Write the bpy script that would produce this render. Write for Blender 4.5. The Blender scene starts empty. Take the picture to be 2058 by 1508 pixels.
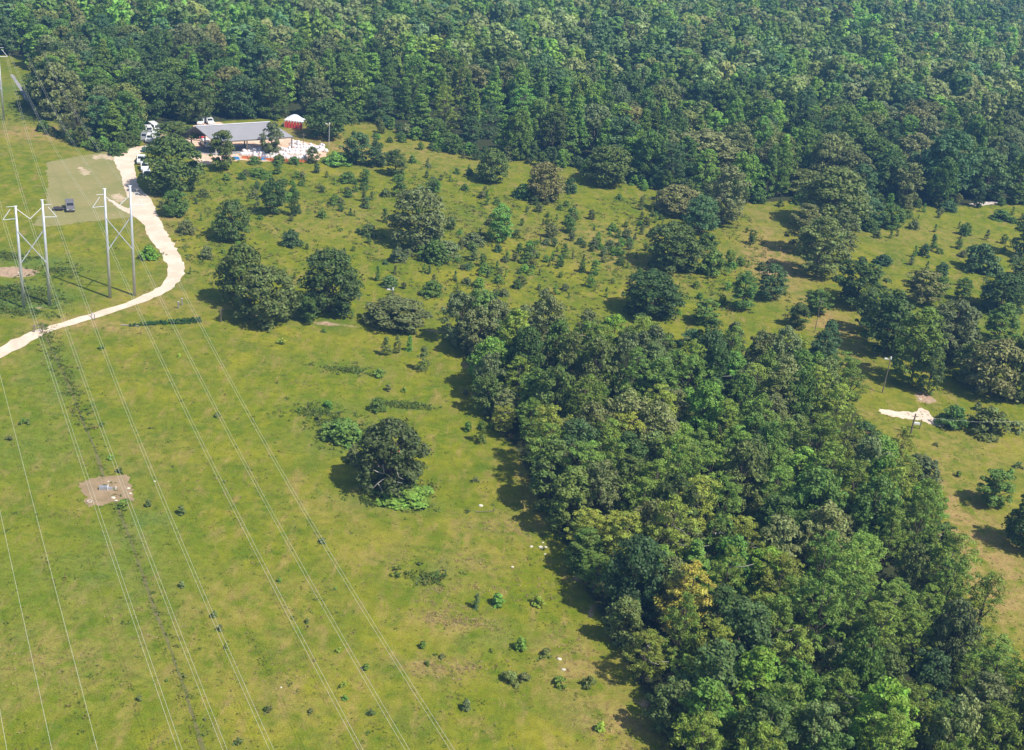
import bpy, math, random
import numpy as np
from mathutils import Vector, Matrix
from mathutils.geometry import tessellate_polygon

# ------------------------------------------------------------------ camera, light, exposure
IW, IH = 2058, 1508
FPX = 2491.0
PITCH = math.radians(25.7); ROLL = math.radians(5.9); CAMZ = 95.0
SUN_DIR = Vector((0.883, -0.469, 0)) * math.cos(math.radians(55)) + Vector((0, 0, math.sin(math.radians(55))))
sc = bpy.context.scene
col = sc.collection
_R0 = Vector((1, 0, 0)); FW = Vector((0, math.cos(PITCH), -math.sin(PITCH))); _U0 = Vector((0, math.sin(PITCH), math.cos(PITCH)))
RT = math.cos(ROLL) * _R0 + math.sin(ROLL) * _U0
UP = -math.sin(ROLL) * _R0 + math.cos(ROLL) * _U0
cd = bpy.data.cameras.new("camera"); cam = bpy.data.objects.new("camera", cd); col.objects.link(cam)
cd.sensor_width = 36; cd.sensor_fit = 'HORIZONTAL'; cd.lens = 36 * FPX / IW; cd.clip_start = 1; cd.clip_end = 9000
M = Matrix((RT, UP, -FW)).transposed().to_4x4(); M.translation = Vector((0, 0, CAMZ)); cam.matrix_world = M
sc.camera = cam
sc.view_settings.view_transform = 'Standard'; sc.view_settings.look = 'None'
sc.view_settings.exposure = 0.40; sc.view_settings.gamma = 1
w = bpy.data.worlds.new("World"); sc.world = w; w.use_nodes = True
nt = w.node_tree; bg = nt.nodes['Background']; sky = nt.nodes.new('ShaderNodeTexSky'); sky.sky_type = 'NISHITA'
sky.sun_disc = False; sky.sun_elevation = math.radians(55); sky.sun_rotation = math.atan2(SUN_DIR.x, SUN_DIR.y)
nt.links.new(sky.outputs[0], bg.inputs[0]); bg.inputs[1].default_value = 0.10
sl = bpy.data.lights.new("sun", 'SUN'); sl.energy = 4.2; sl.angle = math.radians(0.5); sl.color = (1, 0.95, 0.87)
so = bpy.data.objects.new("sun", sl); col.objects.link(so); so.rotation_euler = SUN_DIR.to_track_quat('Z', 'Y').to_euler(); so.location = (0, 0, 200)

rng = np.random.default_rng(7); random.seed(7)

def G(px, py, h=0.0):
    """the point at height h above the ground seen at this place of the picture"""
    d = FW * FPX + RT * (px - IW / 2) - UP * (py - IH / 2)
    t = (h - CAMZ) / d.z
    return Vector((0, 0, CAMZ)) + d * t
def PR(p):
    v = Vector(p) - Vector((0, 0, CAMZ)); z = v.dot(FW)
    return IW / 2 + FPX * v.dot(RT) / z, IH / 2 - FPX * v.dot(UP) / z
def SC(p): return FPX / (Vector(p) - Vector((0, 0, CAMZ))).dot(FW)

# ------------------------------------------------------------------ tags and mesh helpers
def tag(o, label=None, cat=None, group=None, kind=None):
    if label: o['label'] = label
    if cat: o['category'] = cat
    if group: o['group'] = group
    if kind: o['kind'] = kind
    return o
def empty(name, loc, rz=0, **k):
    o = bpy.data.objects.new(name, None); col.objects.link(o); o.location = loc; o.rotation_euler = (0, 0, rz)
    o.empty_display_size = 0.3
    return tag(o, **k)
def mobj(name, me, mat=None, parent=None, **k):
    o = bpy.data.objects.new(name, me); col.objects.link(o)
    if mat and not me.materials: me.materials.append(mat)
    if parent: o.parent = parent
    return tag(o, **k)
def copy_tree(o, parent=None):
    c = o.copy(); col.objects.link(c)
    if parent: c.parent = parent
    for ch in list(o.children): copy_tree(ch, c)
    return c
def mesh_np(name, V, faces_n, idx, mat=None, smooth=False):
    """V (n,3); all faces have faces_n corners"""
    me = bpy.data.meshes.new(name); V = np.asarray(V, np.float32); idx = np.asarray(idx, np.int32).ravel()
    nf = len(idx) // faces_n
    me.vertices.add(len(V)); me.vertices.foreach_set('co', V.ravel())
    me.loops.add(len(idx)); me.loops.foreach_set('vertex_index', idx)
    me.polygons.add(nf); me.polygons.foreach_set('loop_start', np.arange(0, nf * faces_n, faces_n, dtype=np.int32))
    me.update(calc_edges=True)
    if smooth: me.shade_smooth()
    if mat: me.materials.append(mat)
    return me
class MB:
    def __init__(s): s.v = []; s.f = []
    def box(s, x0, x1, y0, y1, z0, z1, top=1.0, topy=None):
        b = len(s.v); cx = (x0 + x1) / 2; cy = (y0 + y1) / 2; ty = top if topy is None else topy
        for z, k, ky in ((z0, 1, 1), (z1, top, ty)):
            for x, y in ((x0, y0), (x1, y0), (x1, y1), (x0, y1)): s.v.append((cx + (x - cx) * k, cy + (y - cy) * ky, z))
        s.f += [(b, b + 3, b + 2, b + 1), (b + 4, b + 5, b + 6, b + 7), (b, b + 1, b + 5, b + 4), (b + 1, b + 2, b + 6, b + 5), (b + 2, b + 3, b + 7, b + 6), (b + 3, b, b + 4, b + 7)]
        return s
    def tube(s, pts, rad, n=6, cap=True):
        pts = [Vector(p) for p in pts]; rad = rad if isinstance(rad, (list, tuple)) else [rad] * len(pts); b = len(s.v)
        for i, p in enumerate(pts):
            d = (pts[min(i + 1, len(pts) - 1)] - pts[max(i - 1, 0)]).normalized()
            a = d.cross(Vector((0, 0, 1)) if abs(d.z) < .9 else Vector((1, 0, 0))).normalized(); c = d.cross(a)
            for k in range(n):
                t = 2 * math.pi * k / n; s.v.append(tuple(p + (a * math.cos(t) + c * math.sin(t)) * rad[i]))
        for i in range(len(pts) - 1):
            for k in range(n):
                k2 = (k + 1) % n; s.f.append((b + i * n + k, b + i * n + k2, b + (i + 1) * n + k2, b + (i + 1) * n + k))
        if cap:
            s.f.append(tuple(b + k for k in range(n))[::-1]); e = b + (len(pts) - 1) * n; s.f.append(tuple(e + k for k in range(n)))
        return s
    def prism(s, prof, y0, y1):
        """profile in x,z extruded along y"""
        b = len(s.v); n = len(prof)
        for y in (y0, y1):
            for x, z in prof: s.v.append((x, y, z))
        for k in range(n):
            k2 = (k + 1) % n; s.f.append((b + k, b + k2, b + n + k2, b + n + k))
        s.f.append(tuple(b + k for k in range(n))[::-1]); s.f.append(tuple(b + n + k for k in range(n)))
        return s
    def poly(s, pts):
        b = len(s.v); s.v += [tuple(p) for p in pts]; s.f.append(tuple(range(b, b + len(pts)))); return s
    def build(s, name, mat=None, parent=None, smooth=False, **k):
        me = bpy.data.meshes.new(name); me.from_pydata(s.v, [], s.f); me.update()
        if smooth: me.shade_smooth()
        return mobj(name, me, mat, parent, **k)

# ------------------------------------------------------------------ materials
def new_mat(name):
    m = bpy.data.materials.new(name); m.use_nodes = True; return m, m.node_tree.nodes, m.node_tree.links, m.node_tree.nodes['Principled BSDF']
def simple(name, c, rough=.6, metal=0, noise=0.12, scale=2.0, spec=.3):
    m, N, L, b = new_mat(name)
    b.inputs['Roughness'].default_value = rough; b.inputs['Metallic'].default_value = metal; b.inputs['Specular IOR Level'].default_value = spec
    tc = N.new('ShaderNodeTexCoord'); n = N.new('ShaderNodeTexNoise'); n.inputs['Scale'].default_value = scale; n.inputs['Detail'].default_value = 5
    r = N.new('ShaderNodeMapRange'); r.inputs[3].default_value = 1 - noise; r.inputs[4].default_value = 1 + noise
    r.inputs[1].default_value = .3; r.inputs[2].default_value = .7
    mx = N.new('ShaderNodeVectorMath'); mx.operation = 'SCALE'; mx.inputs[0].default_value = c[:3]
    L.new(tc.outputs['Object'], n.inputs['Vector']); L.new(n.outputs[0], r.inputs[0]); L.new(r.outputs[0], mx.inputs['Scale']); L.new(mx.outputs[0], b.inputs['Base Color'])
    return m
def leaf_mat(name, source):
    m, N, L, b = new_mat(name)
    if source == 'object':
        oi = N.new('ShaderNodeObjectInfo'); c = oi.outputs['Color']
    else:
        at = N.new('ShaderNodeAttribute'); at.attribute_name = 'tint'; c = at.outputs['Color']
    g = N.new('ShaderNodeNewGeometry')
    tc = N.new('ShaderNodeTexCoord'); n = N.new('ShaderNodeTexNoise'); n.inputs['Scale'].default_value = 0.9; n.inputs['Detail'].default_value = 3
    L.new(g.outputs['Position'], n.inputs['Vector'])
    hs = N.new('ShaderNodeHueSaturation'); L.new(c, hs.inputs['Color'])
    r1 = N.new('ShaderNodeMapRange'); r1.inputs[3].default_value = .68 if source == 'object' else .82; r1.inputs[4].default_value = 1.32 if source == 'object' else 1.18; L.new(g.outputs['Random Per Island'], r1.inputs[0])
    r2 = N.new('ShaderNodeMapRange'); r2.inputs[1].default_value = .3; r2.inputs[2].default_value = .7; r2.inputs[3].default_value = .478; r2.inputs[4].default_value = .515; L.new(n.outputs[0], r2.inputs[0])
    r3 = N.new('ShaderNodeMapRange'); r3.inputs[1].default_value = .3; r3.inputs[2].default_value = .7; r3.inputs[3].default_value = .8; r3.inputs[4].default_value = 1.2; L.new(n.outputs[0], r3.inputs[0])
    mu = N.new('ShaderNodeMath'); mu.operation = 'MULTIPLY'; L.new(r1.outputs[0], mu.inputs[0]); L.new(r3.outputs[0], mu.inputs[1])
    L.new(mu.outputs[0], hs.inputs['Value']); L.new(r2.outputs[0], hs.inputs['Hue'])
    L.new(hs.outputs[0], b.inputs['Base Color']); b.inputs['Roughness'].default_value = .55; b.inputs['Specular IOR Level'].default_value = .25
    tr = N.new('ShaderNodeBsdfTranslucent'); L.new(hs.outputs[0], tr.inputs['Color'])
    ms = N.new('ShaderNodeMixShader'); ms.inputs[0].default_value = .22
    out = N['Material Output']; L.new(b.outputs[0], ms.inputs[1]); L.new(tr.outputs[0], ms.inputs[2]); L.new(ms.outputs[0], out.inputs['Surface'])
    return m
LEAF = leaf_mat('foliage', 'object'); LEAFS = leaf_mat('foliage_mass', 'attr')
BARK = simple('bark', (.17, .13, .10), .9, scale=3, noise=.35); PALEBARK = simple('pale_bark', (.42, .38, .33), .85, scale=3, noise=.25)
STEEL = simple('galvanised_steel', (.62, .63, .66), .45, .35, scale=.6); WIRE = simple('wire_aluminium', (.66, .66, .52), .5, .0)
WOOD = simple('weathered_wood', (.22, .18, .14), .9); GLASS = simple('car_glass', (.02, .025, .03), .12, 0, .02, spec=.6)
RUBBER = simple('rubber', (.03, .03, .03), .8); WHITE = simple('white_paint', (.80, .80, .80), .35, 0, .03, spec=.5)
SILVER = simple('silver_paint', (.45, .46, .48), .35, .4, .04); DARKGREEN = simple('dark_green_paint', (.05, .12, .10), .4, 0, .04)
BLACK = simple('black_paint', (.02, .02, .022), .4); RED = simple('red_panel', (.78, .07, .06), .6, 0, .08); LAMPM = simple('lamp_lens', (.7, .7, .68), .2)
ROOFM, N, L, b = new_mat('grey_metal_roof')
tc = N.new('ShaderNodeTexCoord'); wv = N.new('ShaderNodeTexWave'); wv.inputs['Scale'].default_value = 1.6; wv.bands_direction = 'X'; wv.inputs['Distortion'].default_value = 0
L.new(tc.outputs['UV'] if False else tc.outputs['Object'], wv.inputs['Vector'])
bp = N.new('ShaderNodeBump'); bp.inputs['Strength'].default_value = .35; L.new(wv.outputs[1], bp.inputs['Height']); L.new(bp.outputs[0], b.inputs['Normal'])
nz = N.new('ShaderNodeTexNoise'); nz.inputs['Scale'].default_value = .35; nz.inputs['Detail'].default_value = 6; L.new(tc.outputs['Object'], nz.inputs['Vector'])
cr = N.new('ShaderNodeMix'); cr.data_type = 'RGBA'; cr.inputs[6].default_value = (.135, .135, .155, 1); cr.inputs[7].default_value = (.19, .19, .212, 1)
L.new(nz.outputs[0], cr.inputs[0]); L.new(cr.outputs[2], b.inputs['Base Color']); b.inputs['Roughness'].default_value = .5; b.inputs['Metallic'].default_value = .2

class NT:
    """small node helper for the ground materials"""
    def __init__(s, m): s.N = m.node_tree.nodes; s.L = m.node_tree.links
    def noise(s, vec, scale, detail=4, rough=.55, dist=0):
        n = s.N.new('ShaderNodeTexNoise'); n.inputs['Scale'].default_value = scale; n.inputs['Detail'].default_value = detail
        n.inputs['Roughness'].default_value = rough; n.inputs['Distortion'].default_value = dist; s.L.new(vec, n.inputs['Vector']); return n.outputs[0]
    def ramp(s, v, a, b, lo=0., hi=1.):
        r = s.N.new('ShaderNodeMapRange'); r.interpolation_type = 'SMOOTHSTEP'
        for i, x in zip((1, 2, 3, 4), (a, b, lo, hi)): r.inputs[i].default_value = x
        s.L.new(v, r.inputs[0]); return r.outputs[0]
    def math(s, op, a, b):
        m = s.N.new('ShaderNodeMath'); m.operation = op
        for i, x in ((0, a), (1, b)):
            if isinstance(x, (int, float)): m.inputs[i].default_value = x
            else: s.L.new(x, m.inputs[i])
        return m.outputs[0]
    def mix(s, f, a, b):
        m = s.N.new('ShaderNodeMix'); m.data_type = 'RGBA'
        for i, x in ((0, f), (6, a), (7, b)):
            if isinstance(x, tuple): m.inputs[i].default_value = (*x, 1) if len(x) == 3 else x
            elif isinstance(x, (int, float)): m.inputs[i].default_value = x
            else: s.L.new(x, m.inputs[i])
        return m.outputs[2]
    def scale(s, c, f):
        m = s.N.new('ShaderNodeVectorMath'); m.operation = 'SCALE'; s.L.new(c, m.inputs[0]); s.L.new(f, m.inputs['Scale']); return m.outputs[0]

gm, N, L, b = new_mat('meadow'); t = NT(gm)
pos = N.new('ShaderNodeNewGeometry').outputs['Position']
def att(n):
    a = N.new('ShaderNodeAttribute'); a.attribute_name = n; return a.outputs['Fac']
big = t.noise(pos, .022, 3, .5, .4); mid = t.noise(pos, .11, 5, .6, .6); mid2 = t.noise(pos, .35, 5, .65, .3); fine = t.noise(pos, 1.6, 6, .75); vf = t.noise(pos, 6, 4, .8)
mp = N.new('ShaderNodeMapping'); mp.inputs['Scale'].default_value = (1, .35, 1); mp.inputs['Rotation'].default_value = (0, 0, .6); L.new(pos, mp.inputs[0])
streak = t.noise(mp.outputs[0], .5, 5, .7, .5)
c = t.mix(t.ramp(mid, .35, .66), (.130, .168, .010), (.258, .246, .016))
c = t.mix(t.ramp(big, .36, .64), c, t.mix(t.ramp(mid2, .3, .7), (.120, .172, .006), (.225, .228, .010)))
c = t.mix(t.math('MULTIPLY', t.ramp(streak, .47, .72), .75), c, (.325, .235, .075))
c = t.mix(t.math('MULTIPLY', t.ramp(t.noise(pos, .19, 6, .7, 1.2), .48, .68), .65), c, (.085, .150, .006))
lush = t.math('MULTIPLY', att('lush'), t.ramp(mid2, .28, .6))
c = t.mix(lush, c, t.mix(t.ramp(fine, .35, .65), (.075, .135, .024), (.15, .215, .04)))
c = t.mix(t.math('MULTIPLY', att('dry'), t.ramp(mid2, .33, .62)), c, t.mix(t.ramp(fine, .35, .65), (.33, .20, .085), (.36, .285, .085)))
soil = t.math('MULTIPLY', t.ramp(t.math('ADD', att('soil'), t.math('MULTIPLY', t.math('SUBTRACT', mid2, .5), .9)), .35, .62), 1.0)
c = t.mix(soil, c, t.mix(t.ramp(fine, .3, .7), (.40, .26, .17), (.50, .36, .24)))
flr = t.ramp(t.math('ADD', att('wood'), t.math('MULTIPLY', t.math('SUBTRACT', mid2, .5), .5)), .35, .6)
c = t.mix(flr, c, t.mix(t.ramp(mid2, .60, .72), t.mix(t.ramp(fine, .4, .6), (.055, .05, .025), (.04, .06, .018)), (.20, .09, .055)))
# small weeds and tufts, bare specks
c = t.mix(t.math('MULTIPLY', t.ramp(fine, .53, .72), .6), c, (.07, .11, .018))
c = t.mix(t.math('MULTIPLY', t.ramp(fine, .26, .40, 1, 0), .35), c, (.40, .28, .11))
c = t.scale(c, t.ramp(vf, .3, .7, .66, 1.34))
c = t.scale(c, t.ramp(t.noise(pos, .8, 6, .8), .3, .7, .80, 1.2))
L.new(c, b.inputs['Base Color']); b.inputs['Roughness'].default_value = .95; b.inputs['Specular IOR Level'].default_value = .1
bp = N.new('ShaderNodeBump'); bp.inputs['Strength'].default_value = .5; bp.inputs['Distance'].default_value = .25
L.new(t.math('ADD', fine, t.math('MULTIPLY', vf, .4)), bp.inputs['Height']); L.new(bp.outputs[0], b.inputs['Normal'])
MEADOW = gm
def dirt(name, c1, c2, c3, s1=.25, s2=1.5):
    m, N, L, b = new_mat(name); t = NT(m); pos = N.new('ShaderNodeNewGeometry').outputs['Position']
    a = t.noise(pos, s1, 5, .6, .5); f = t.noise(pos, s2, 6, .75)
    c = t.mix(t.ramp(a, .35, .65), c1, c2); c = t.mix(t.ramp(f, .52, .72), c, c3)
    c = t.scale(c, t.ramp(t.noise(pos, 6, 3, .7), .25, .75, .9, 1.1))
    L.new(c, b.inputs['Base Color']); b.inputs['Roughness'].default_value = .95; b.inputs['Specular IOR Level'].default_value = .1
    bp = N.new('ShaderNodeBump'); bp.inputs['Strength'].default_value = .4; bp.inputs['Distance'].default_value = .15; L.new(f, bp.inputs['Height']); L.new(bp.outputs[0], b.inputs['Normal'])
    return m
SAND = dirt('pale_sand_road', (.80, .66, .52), (.70, .54, .40), (.62, .46, .34))
MOWN = dirt('mown_grass', (.25, .245, .085), (.31, .27, .11), (.40, .30, .16), .12, .7)
YARD = dirt('red_sand_yard', (.72, .44, .28), (.80, .60, .44), (.80, .66, .54), .3)
SOILM = dirt('bare_soil', (.30, .215, .12), (.37, .26, .155), (.19, .19, .06), .5, 1.1)
SHADED_DIRT = dirt('shaded_dirt_track', (.30, .29, .30), (.36, .35, .35), (.25, .25, .22), .3)  # dirt track in shadow: the shade is put into its grey colour

# ------------------------------------------------------------------ polygons of the place (picture points brought down to the ground)
def gp(pts): return [G(*p) for p in pts]
def inpoly(x, y, poly):
    x = np.asarray(x, float); y = np.asarray(y, float); r = np.zeros(x.shape, bool); n = len(poly)
    for i in range(n):
        x1, y1 = poly[i][0], poly[i][1]; x2, y2 = poly[i - 1][0], poly[i - 1][1]
        c = ((y1 > y) != (y2 > y)); r ^= c & (x < (x2 - x1) * (y - y1) / ((y2 - y1) if y2 != y1 else 1e-9) + x1)
    return r
BELT = gp([(922, 690), (955, 750), (985, 850), (1040, 905), (1085, 1000), (1150, 1110), (1190, 1210), (1245, 1300), (1315, 1425), (1360, 1520), (1430, 1760),
           (2300, 1900), (2230, 1560), (2045, 1420), (1990, 1320), (1915, 1210), (1862, 1080), (1825, 990), (1780, 925), (1735, 850), (1680, 760), (1560, 742), (1400, 750), (1200, 730), (1050, 700)])
FOREST = gp([(-60, 106), (24, 112), (62, 118), (75, 140), (95, 190), (120, 262), (150, 283), (215, 302), (262, 292), (285, 262), (380, 250), (520, 238), (620, 236), (700, 246), (735, 238), (800, 262), (850, 275),
             (900, 300), (985, 318), (1060, 322), (1140, 330), (1200, 345), (1290, 372), (1360, 385), (1500, 410), (1620, 400), (1720, 410), (1850, 415), (2080, 410), (2350, 400), (2500, -90), (1100, -190), (-60, -190)])
FOREST_L = gp([(-75, 190), (-20, 110), (-8, 20), (-15, -60), (-30, -140), (-320, -140), (-330, 160)])   # beyond the line corridor on the left
xs = np.concatenate([-np.geomspace(4200, 232, 14), np.arange(-230, 420, 1.6), np.geomspace(422, 4200, 14)])
ys = np.concatenate([-np.geomspace(2500, 20, 10), np.linspace(0, 78, 14), np.arange(80, 520, 1.6), np.linspace(522, 1000, 60), np.geomspace(1030, 7500, 14)])
road_r = [(-160, 830), (-60, 765), (0, 722), (50, 694), (100, 667), (150, 652), (200, 638), (250, 621), (300, 604), (342, 583), (364, 560), (371, 540), (362, 514), (346, 486), (331, 460), (318, 436), (309, 412), (300, 396), (286, 384), (276, 366), (272, 345), (270, 325), (277, 311), (300, 304), (335, 300), (360, 300)]
road_l = [(-160, 800), (-60, 738), (0, 698), (50, 673), (100, 655), (150, 640), (200, 625), (250, 609), (290, 593), (320, 576), (336, 555), (334, 530), (322, 507), (309, 490), (297, 474), (293, 460), (283, 446), (270, 436), (258, 424), (262, 404), (254, 390), (246, 366), (240, 345), (231, 330), (229, 316), (238, 305), (260, 298), (290, 293), (335, 289), (360, 288)]
X, Y = np.meshgrid(xs, ys)
def blur(a, n=2):
    for _ in range(n):
        a = (a + np.roll(a, 1, 0) + np.roll(a, -1, 0) + np.roll(a, 1, 1) + np.roll(a, -1, 1)) / 5
    return a
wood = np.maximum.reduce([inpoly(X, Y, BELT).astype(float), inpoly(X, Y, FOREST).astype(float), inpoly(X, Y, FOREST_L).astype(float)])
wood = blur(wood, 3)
lush = np.zeros_like(X); dry = np.zeros_like(X); soil = np.zeros_like(X)
def blob(a, px, py, rx, ry, s=1.0):
    c = G(px, py); a += s * np.exp(-(((X - c.x) / rx) ** 2 + ((Y - c.y) / ry) ** 2))
for q in ((20, 520, 7, 5, .8), (20, 590, 9, 6, 1.2), (60, 600, 7, 5, 1), (110, 530, 6, 5, .7), (30, 620, 8, 3, 1.1), (230, 560, 10, 6, .35), (100, 250, 10, 8, .5), (700, 880, 7, 6, .9), (790, 1010, 7, 2.5, .9),
          (700, 740, 8, 3, .5), (810, 815, 5, 1.6, 1.), (660, 815, 7, 3, .5), (100, 720, 4, 9, .7), (130, 780, 3, 6, .7), (60, 900, 13, 12, .45), (60, 1150, 12, 10, .4), (300, 1180, 8, 12, .3), (250, 1080, 4, 9, .4),
          (60, 1350, 14, 8, .3), (310, 1050, 4, 3, .5), (870, 1150, 5, 3, .5), (1000, 1280, 6, 3, .45), (860, 500, 10, 6, .4), (960, 440, 12, 8, .3), (1250, 640, 10, 5, .4), (1950, 640, 16, 10, .5), (1930, 700, 12, 6, .5),
          (850, 620, 6, 4, .4), (1450, 600, 10, 6, .4), (1400, 420, 14, 8, .35), (480, 380, 10, 6, .4), (560, 640, 12, 4, .3), (870, 660, 10, 3, .3), (30, 175, 7, 15, .6), (60, 215, 6, 10, .5)): blob(lush, *q)
for q in ((900, 1250, 5, 3, .9), (870, 1340, 5, 2.5, .9), (960, 1130, 5, 3, .6), (900, 1180, 3, 2, .5), (1000, 1060, 6, 4, .6), (1150, 1330, 5, 6, .8), (1260, 1460, 7, 5, .9), (1080, 1000, 4, 8, .55), (1060, 900, 3, 8, .5),
          (380, 1250, 12, 9, .25), (600, 1400, 12, 8, .35), (300, 920, 6, 8, .3), (560, 1200, 8, 6, .3), (650, 1020, 8, 5, .35), (760, 1100, 8, 5, .3), (100, 1330, 9, 6, .5), (1540, 500, 8, 16, .7), (1560, 540, 8, 10, .8), (1330, 560, 8, 6, .5),
          (1250, 470, 14, 8, .5), (1230, 520, 10, 6, .6), (880, 310, 18, 14, .5), (760, 250, 8, 6, .6), (1900, 900, 20, 12, .45), (1960, 1080, 10, 16, .7), (1990, 1180, 8, 14, .8), (1900, 1010, 4, 10, .6), (60, 270, 14, 6, 1.1), (110, 262, 8, 5, 1.), (150, 310, 16, 6, .3),
          (300, 400, 3, 16, .5), (335, 445, 4, 10, .7), (1850, 470, 20, 10, .4), (1700, 650, 12, 8, .5), (200, 655, 12, 2.4, 1.0), (330, 610, 10, 5, .5), (1120, 470, 12, 6, .4), (700, 430, 16, 8, .35), (600, 460, 12, 6, .35), (700, 300, 10, 7, .9), (620, 270, 9, 10, 1.1)): blob(dry, *q)
for q in ((40, 547, 3.4, 2.0, 1.2), (8, 548, 4, 2.0, 1.2), (1560, 505, 3, 8, .45), (1545, 545, 5, 6, .5), (1250, 505, 5, 2, .4), (700, 652, 4.5, .8, 1.0), (650, 648, 2.6, .9, .7), (880, 667, 5, .7, .6), (1860, 800, 2.2, 3, .9),
          (1840, 855, 3, 2.2, .45), (900, 1240, 2.4, 1.0, .5), (880, 1330, 1.4, 1.0, .6), (1170, 1165, 1.4, 1.3, .9), (1190, 1230, 1.2, 1.5, .7), (940, 730, 1.6, 4, .6), (1100, 1075, 1.4, 1.4, .5), (910, 275, 4, 3, .4), (240, 613, 2, .8, .5), (86, 618, 2.2, .9, 1.), (1290, 1410, 1.8, 1.6, .7)): blob(soil, *q)
for q in ((1528, 430), (1538, 470), (1548, 510), (1565, 545), (1600, 590), (1640, 630), (1670, 660), (1700, 700), (1720, 745)): blob(dry, q[0], q[1], 5, 6, .55)
for q in road_r[1:-5]: blob(dry, q[0] + 8, q[1] + 4, 2.2, 2.2, .55)
for q in road_l[1:-5]: blob(dry, q[0] - 6, q[1] - 4, 2.0, 2.0, .5)
for q in road_l[14:24]: blob(soil, q[0], q[1], 1.6, 1.6, .35)
V = np.stack([X.ravel(), Y.ravel(), np.zeros(X.size)], 1)
ny, nx = X.shape; ii = (np.arange(ny - 1)[:, None] * nx + np.arange(nx - 1)[None, :]).ravel()
me = mesh_np('ground', V, 4, np.stack([ii, ii + 1, ii + nx + 1, ii + nx], 1), MEADOW)
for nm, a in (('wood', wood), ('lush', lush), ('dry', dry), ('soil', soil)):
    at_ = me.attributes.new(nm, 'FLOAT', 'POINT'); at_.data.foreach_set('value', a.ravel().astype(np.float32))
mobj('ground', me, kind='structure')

def sheet(name, pts, z, mat, jit=.25, step=.8, world=False, **k):
    P = pts if world else gp(pts); out = []
    r = random.Random(len(pts) * 17 + int(pts[0][0]))
    for i in range(len(P)):
        a, c = P[i], P[(i + 1) % len(P)]; n = max(1, int((c - a).length / step)); nrm = Vector((-(c - a).y, (c - a).x, 0)).normalized()
        for j in range(n):
            q = a.lerp(c, j / n); out.append(Vector((q.x, q.y, z)) + nrm * r.gauss(0, jit))
    tri = tessellate_polygon([out]); me = bpy.data.meshes.new(name); me.from_pydata([tuple(p) for p in out], [], [tuple(t_) for t_ in tri]); me.update()
    return mobj(name, me, mat, **k)
def smoothp(pts, n=4):
    """Catmull-Rom through open point list"""
    out = []
    for i in range(len(pts) - 1):
        p0, p1, p2, p3 = [Vector(pts[max(0, min(len(pts) - 1, i + k))]) for k in (-1, 0, 1, 2)]
        for j in range(n):
            s_ = j / n; out.append(tuple(.5 * ((2 * p1) + (-p0 + p2) * s_ + (2 * p0 - 5 * p1 + 4 * p2 - p3) * s_ ** 2 + (-p0 + 3 * p1 - 3 * p2 + p3) * s_ ** 3)))
    return out + [tuple(pts[-1])]
sheet('road', smoothp(road_r) + smoothp(road_l)[::-1], .030, SAND, .14, .9, kind='structure')
sheet('lawn', [(93, 327), (150, 316), (205, 307), (240, 300), (258, 330), (262, 400), (280, 437), (236, 440), (180, 446), (97, 457), (66, 452), (90, 420), (97, 370)], .012, MOWN, .22, .8, kind='structure')
PALE = dirt('pale_bare_spots', (.62, .48, .34), (.42, .34, .19), (.36, .30, .15), .6, 1.2)
for sp_pts in ([(158, 338), (166, 336), (174, 342), (178, 350), (170, 354), (162, 350)], [(186, 314), (204, 311), (234, 308), (236, 318), (226, 322), (205, 319), (190, 322)], [(222, 392), (240, 388), (252, 400), (246, 408), (230, 404)]): sheet('bare_spot', sp_pts, .017, PALE, .3, .5, kind='structure')
sheet('path', [(216, 402), (226, 402), (240, 411), (266, 424), (280, 440), (262, 432), (236, 417)], .022, SAND, .12, .5, kind='structure')
sheet('yard', [(356, 300), (352, 280), (380, 262), (395, 250), (440, 246), (500, 262), (590, 280), (640, 292), (662, 306), (640, 322), (560, 326), (480, 322), (430, 330), (400, 332), (385, 318)], .018, YARD, .3, 1, kind='structure')
sheet('parking_ground', [(283, 283), (292, 268), (330, 262), (352, 280), (356, 300), (330, 303), (300, 300)], .016, dirt('worn_ground', (.40, .30, .20), (.34, .30, .14), (.5, .4, .28)), .3, 1, kind='structure')
sheet('dirt_patch', [(160, 972), (183, 963), (205, 957), (230, 957), (255, 954), (266, 985), (273, 1004), (230, 1010), (178, 1020), (168, 995)], .020, SOILM, .18, .4, kind='structure')
sheet('sand_track', [(1766, 821), (1781, 824), (1832, 829), (1846, 823), (1852, 820), (1866, 826), (1872, 838), (1893, 848), (1897, 858), (1885, 858), (1850, 846), (1820, 842), (1790, 838), (1766, 829)], .014, SAND, .16, .5, kind='structure')
sheet('sand_strip', [(1946, 410), (1985, 405), (2012, 405), (2000, 410), (1960, 415)], .014, dirt('pale_strip', (.62, .56, .5), (.6, .5, .42), (.5, .45, .35)), .15, .8, kind='structure')
sheet('far_field', [(1720, -8), (1745, 12), (1768, 28), (1800, 22), (1815, 4), (1870, -12), (1800, -40)], .02, dirt('dry_field', (.50, .40, .22), (.45, .38, .2), (.38, .36, .16)), .3, 3, kind='structure')
sheet('track', [(21, 150), (27, 150), (58, 196), (91, 249), (84, 249), (50, 198)], .02, SHADED_DIRT, .12, 1.2, kind='structure')
dl = [(86, 650), (92, 675), (110, 715), (145, 790), (165, 845), (188, 895), (206, 950), (232, 1010), (262, 1085), (292, 1170), (318, 1245), (345, 1310), (372, 1390), (400, 1480), (430, 1570)]
DP = [G(*p) for p in smoothp(dl, 3)]
ls = []; rs = []
for i, p in enumerate(DP):
    d = (DP[min(i + 1, len(DP) - 1)] - DP[max(0, i - 1)]).normalized(); n_ = Vector((-d.y, d.x, 0)); wd = .13 + .15 * random.random()
    ls.append(p + n_ * wd); rs.append(p - n_ * wd)
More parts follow.
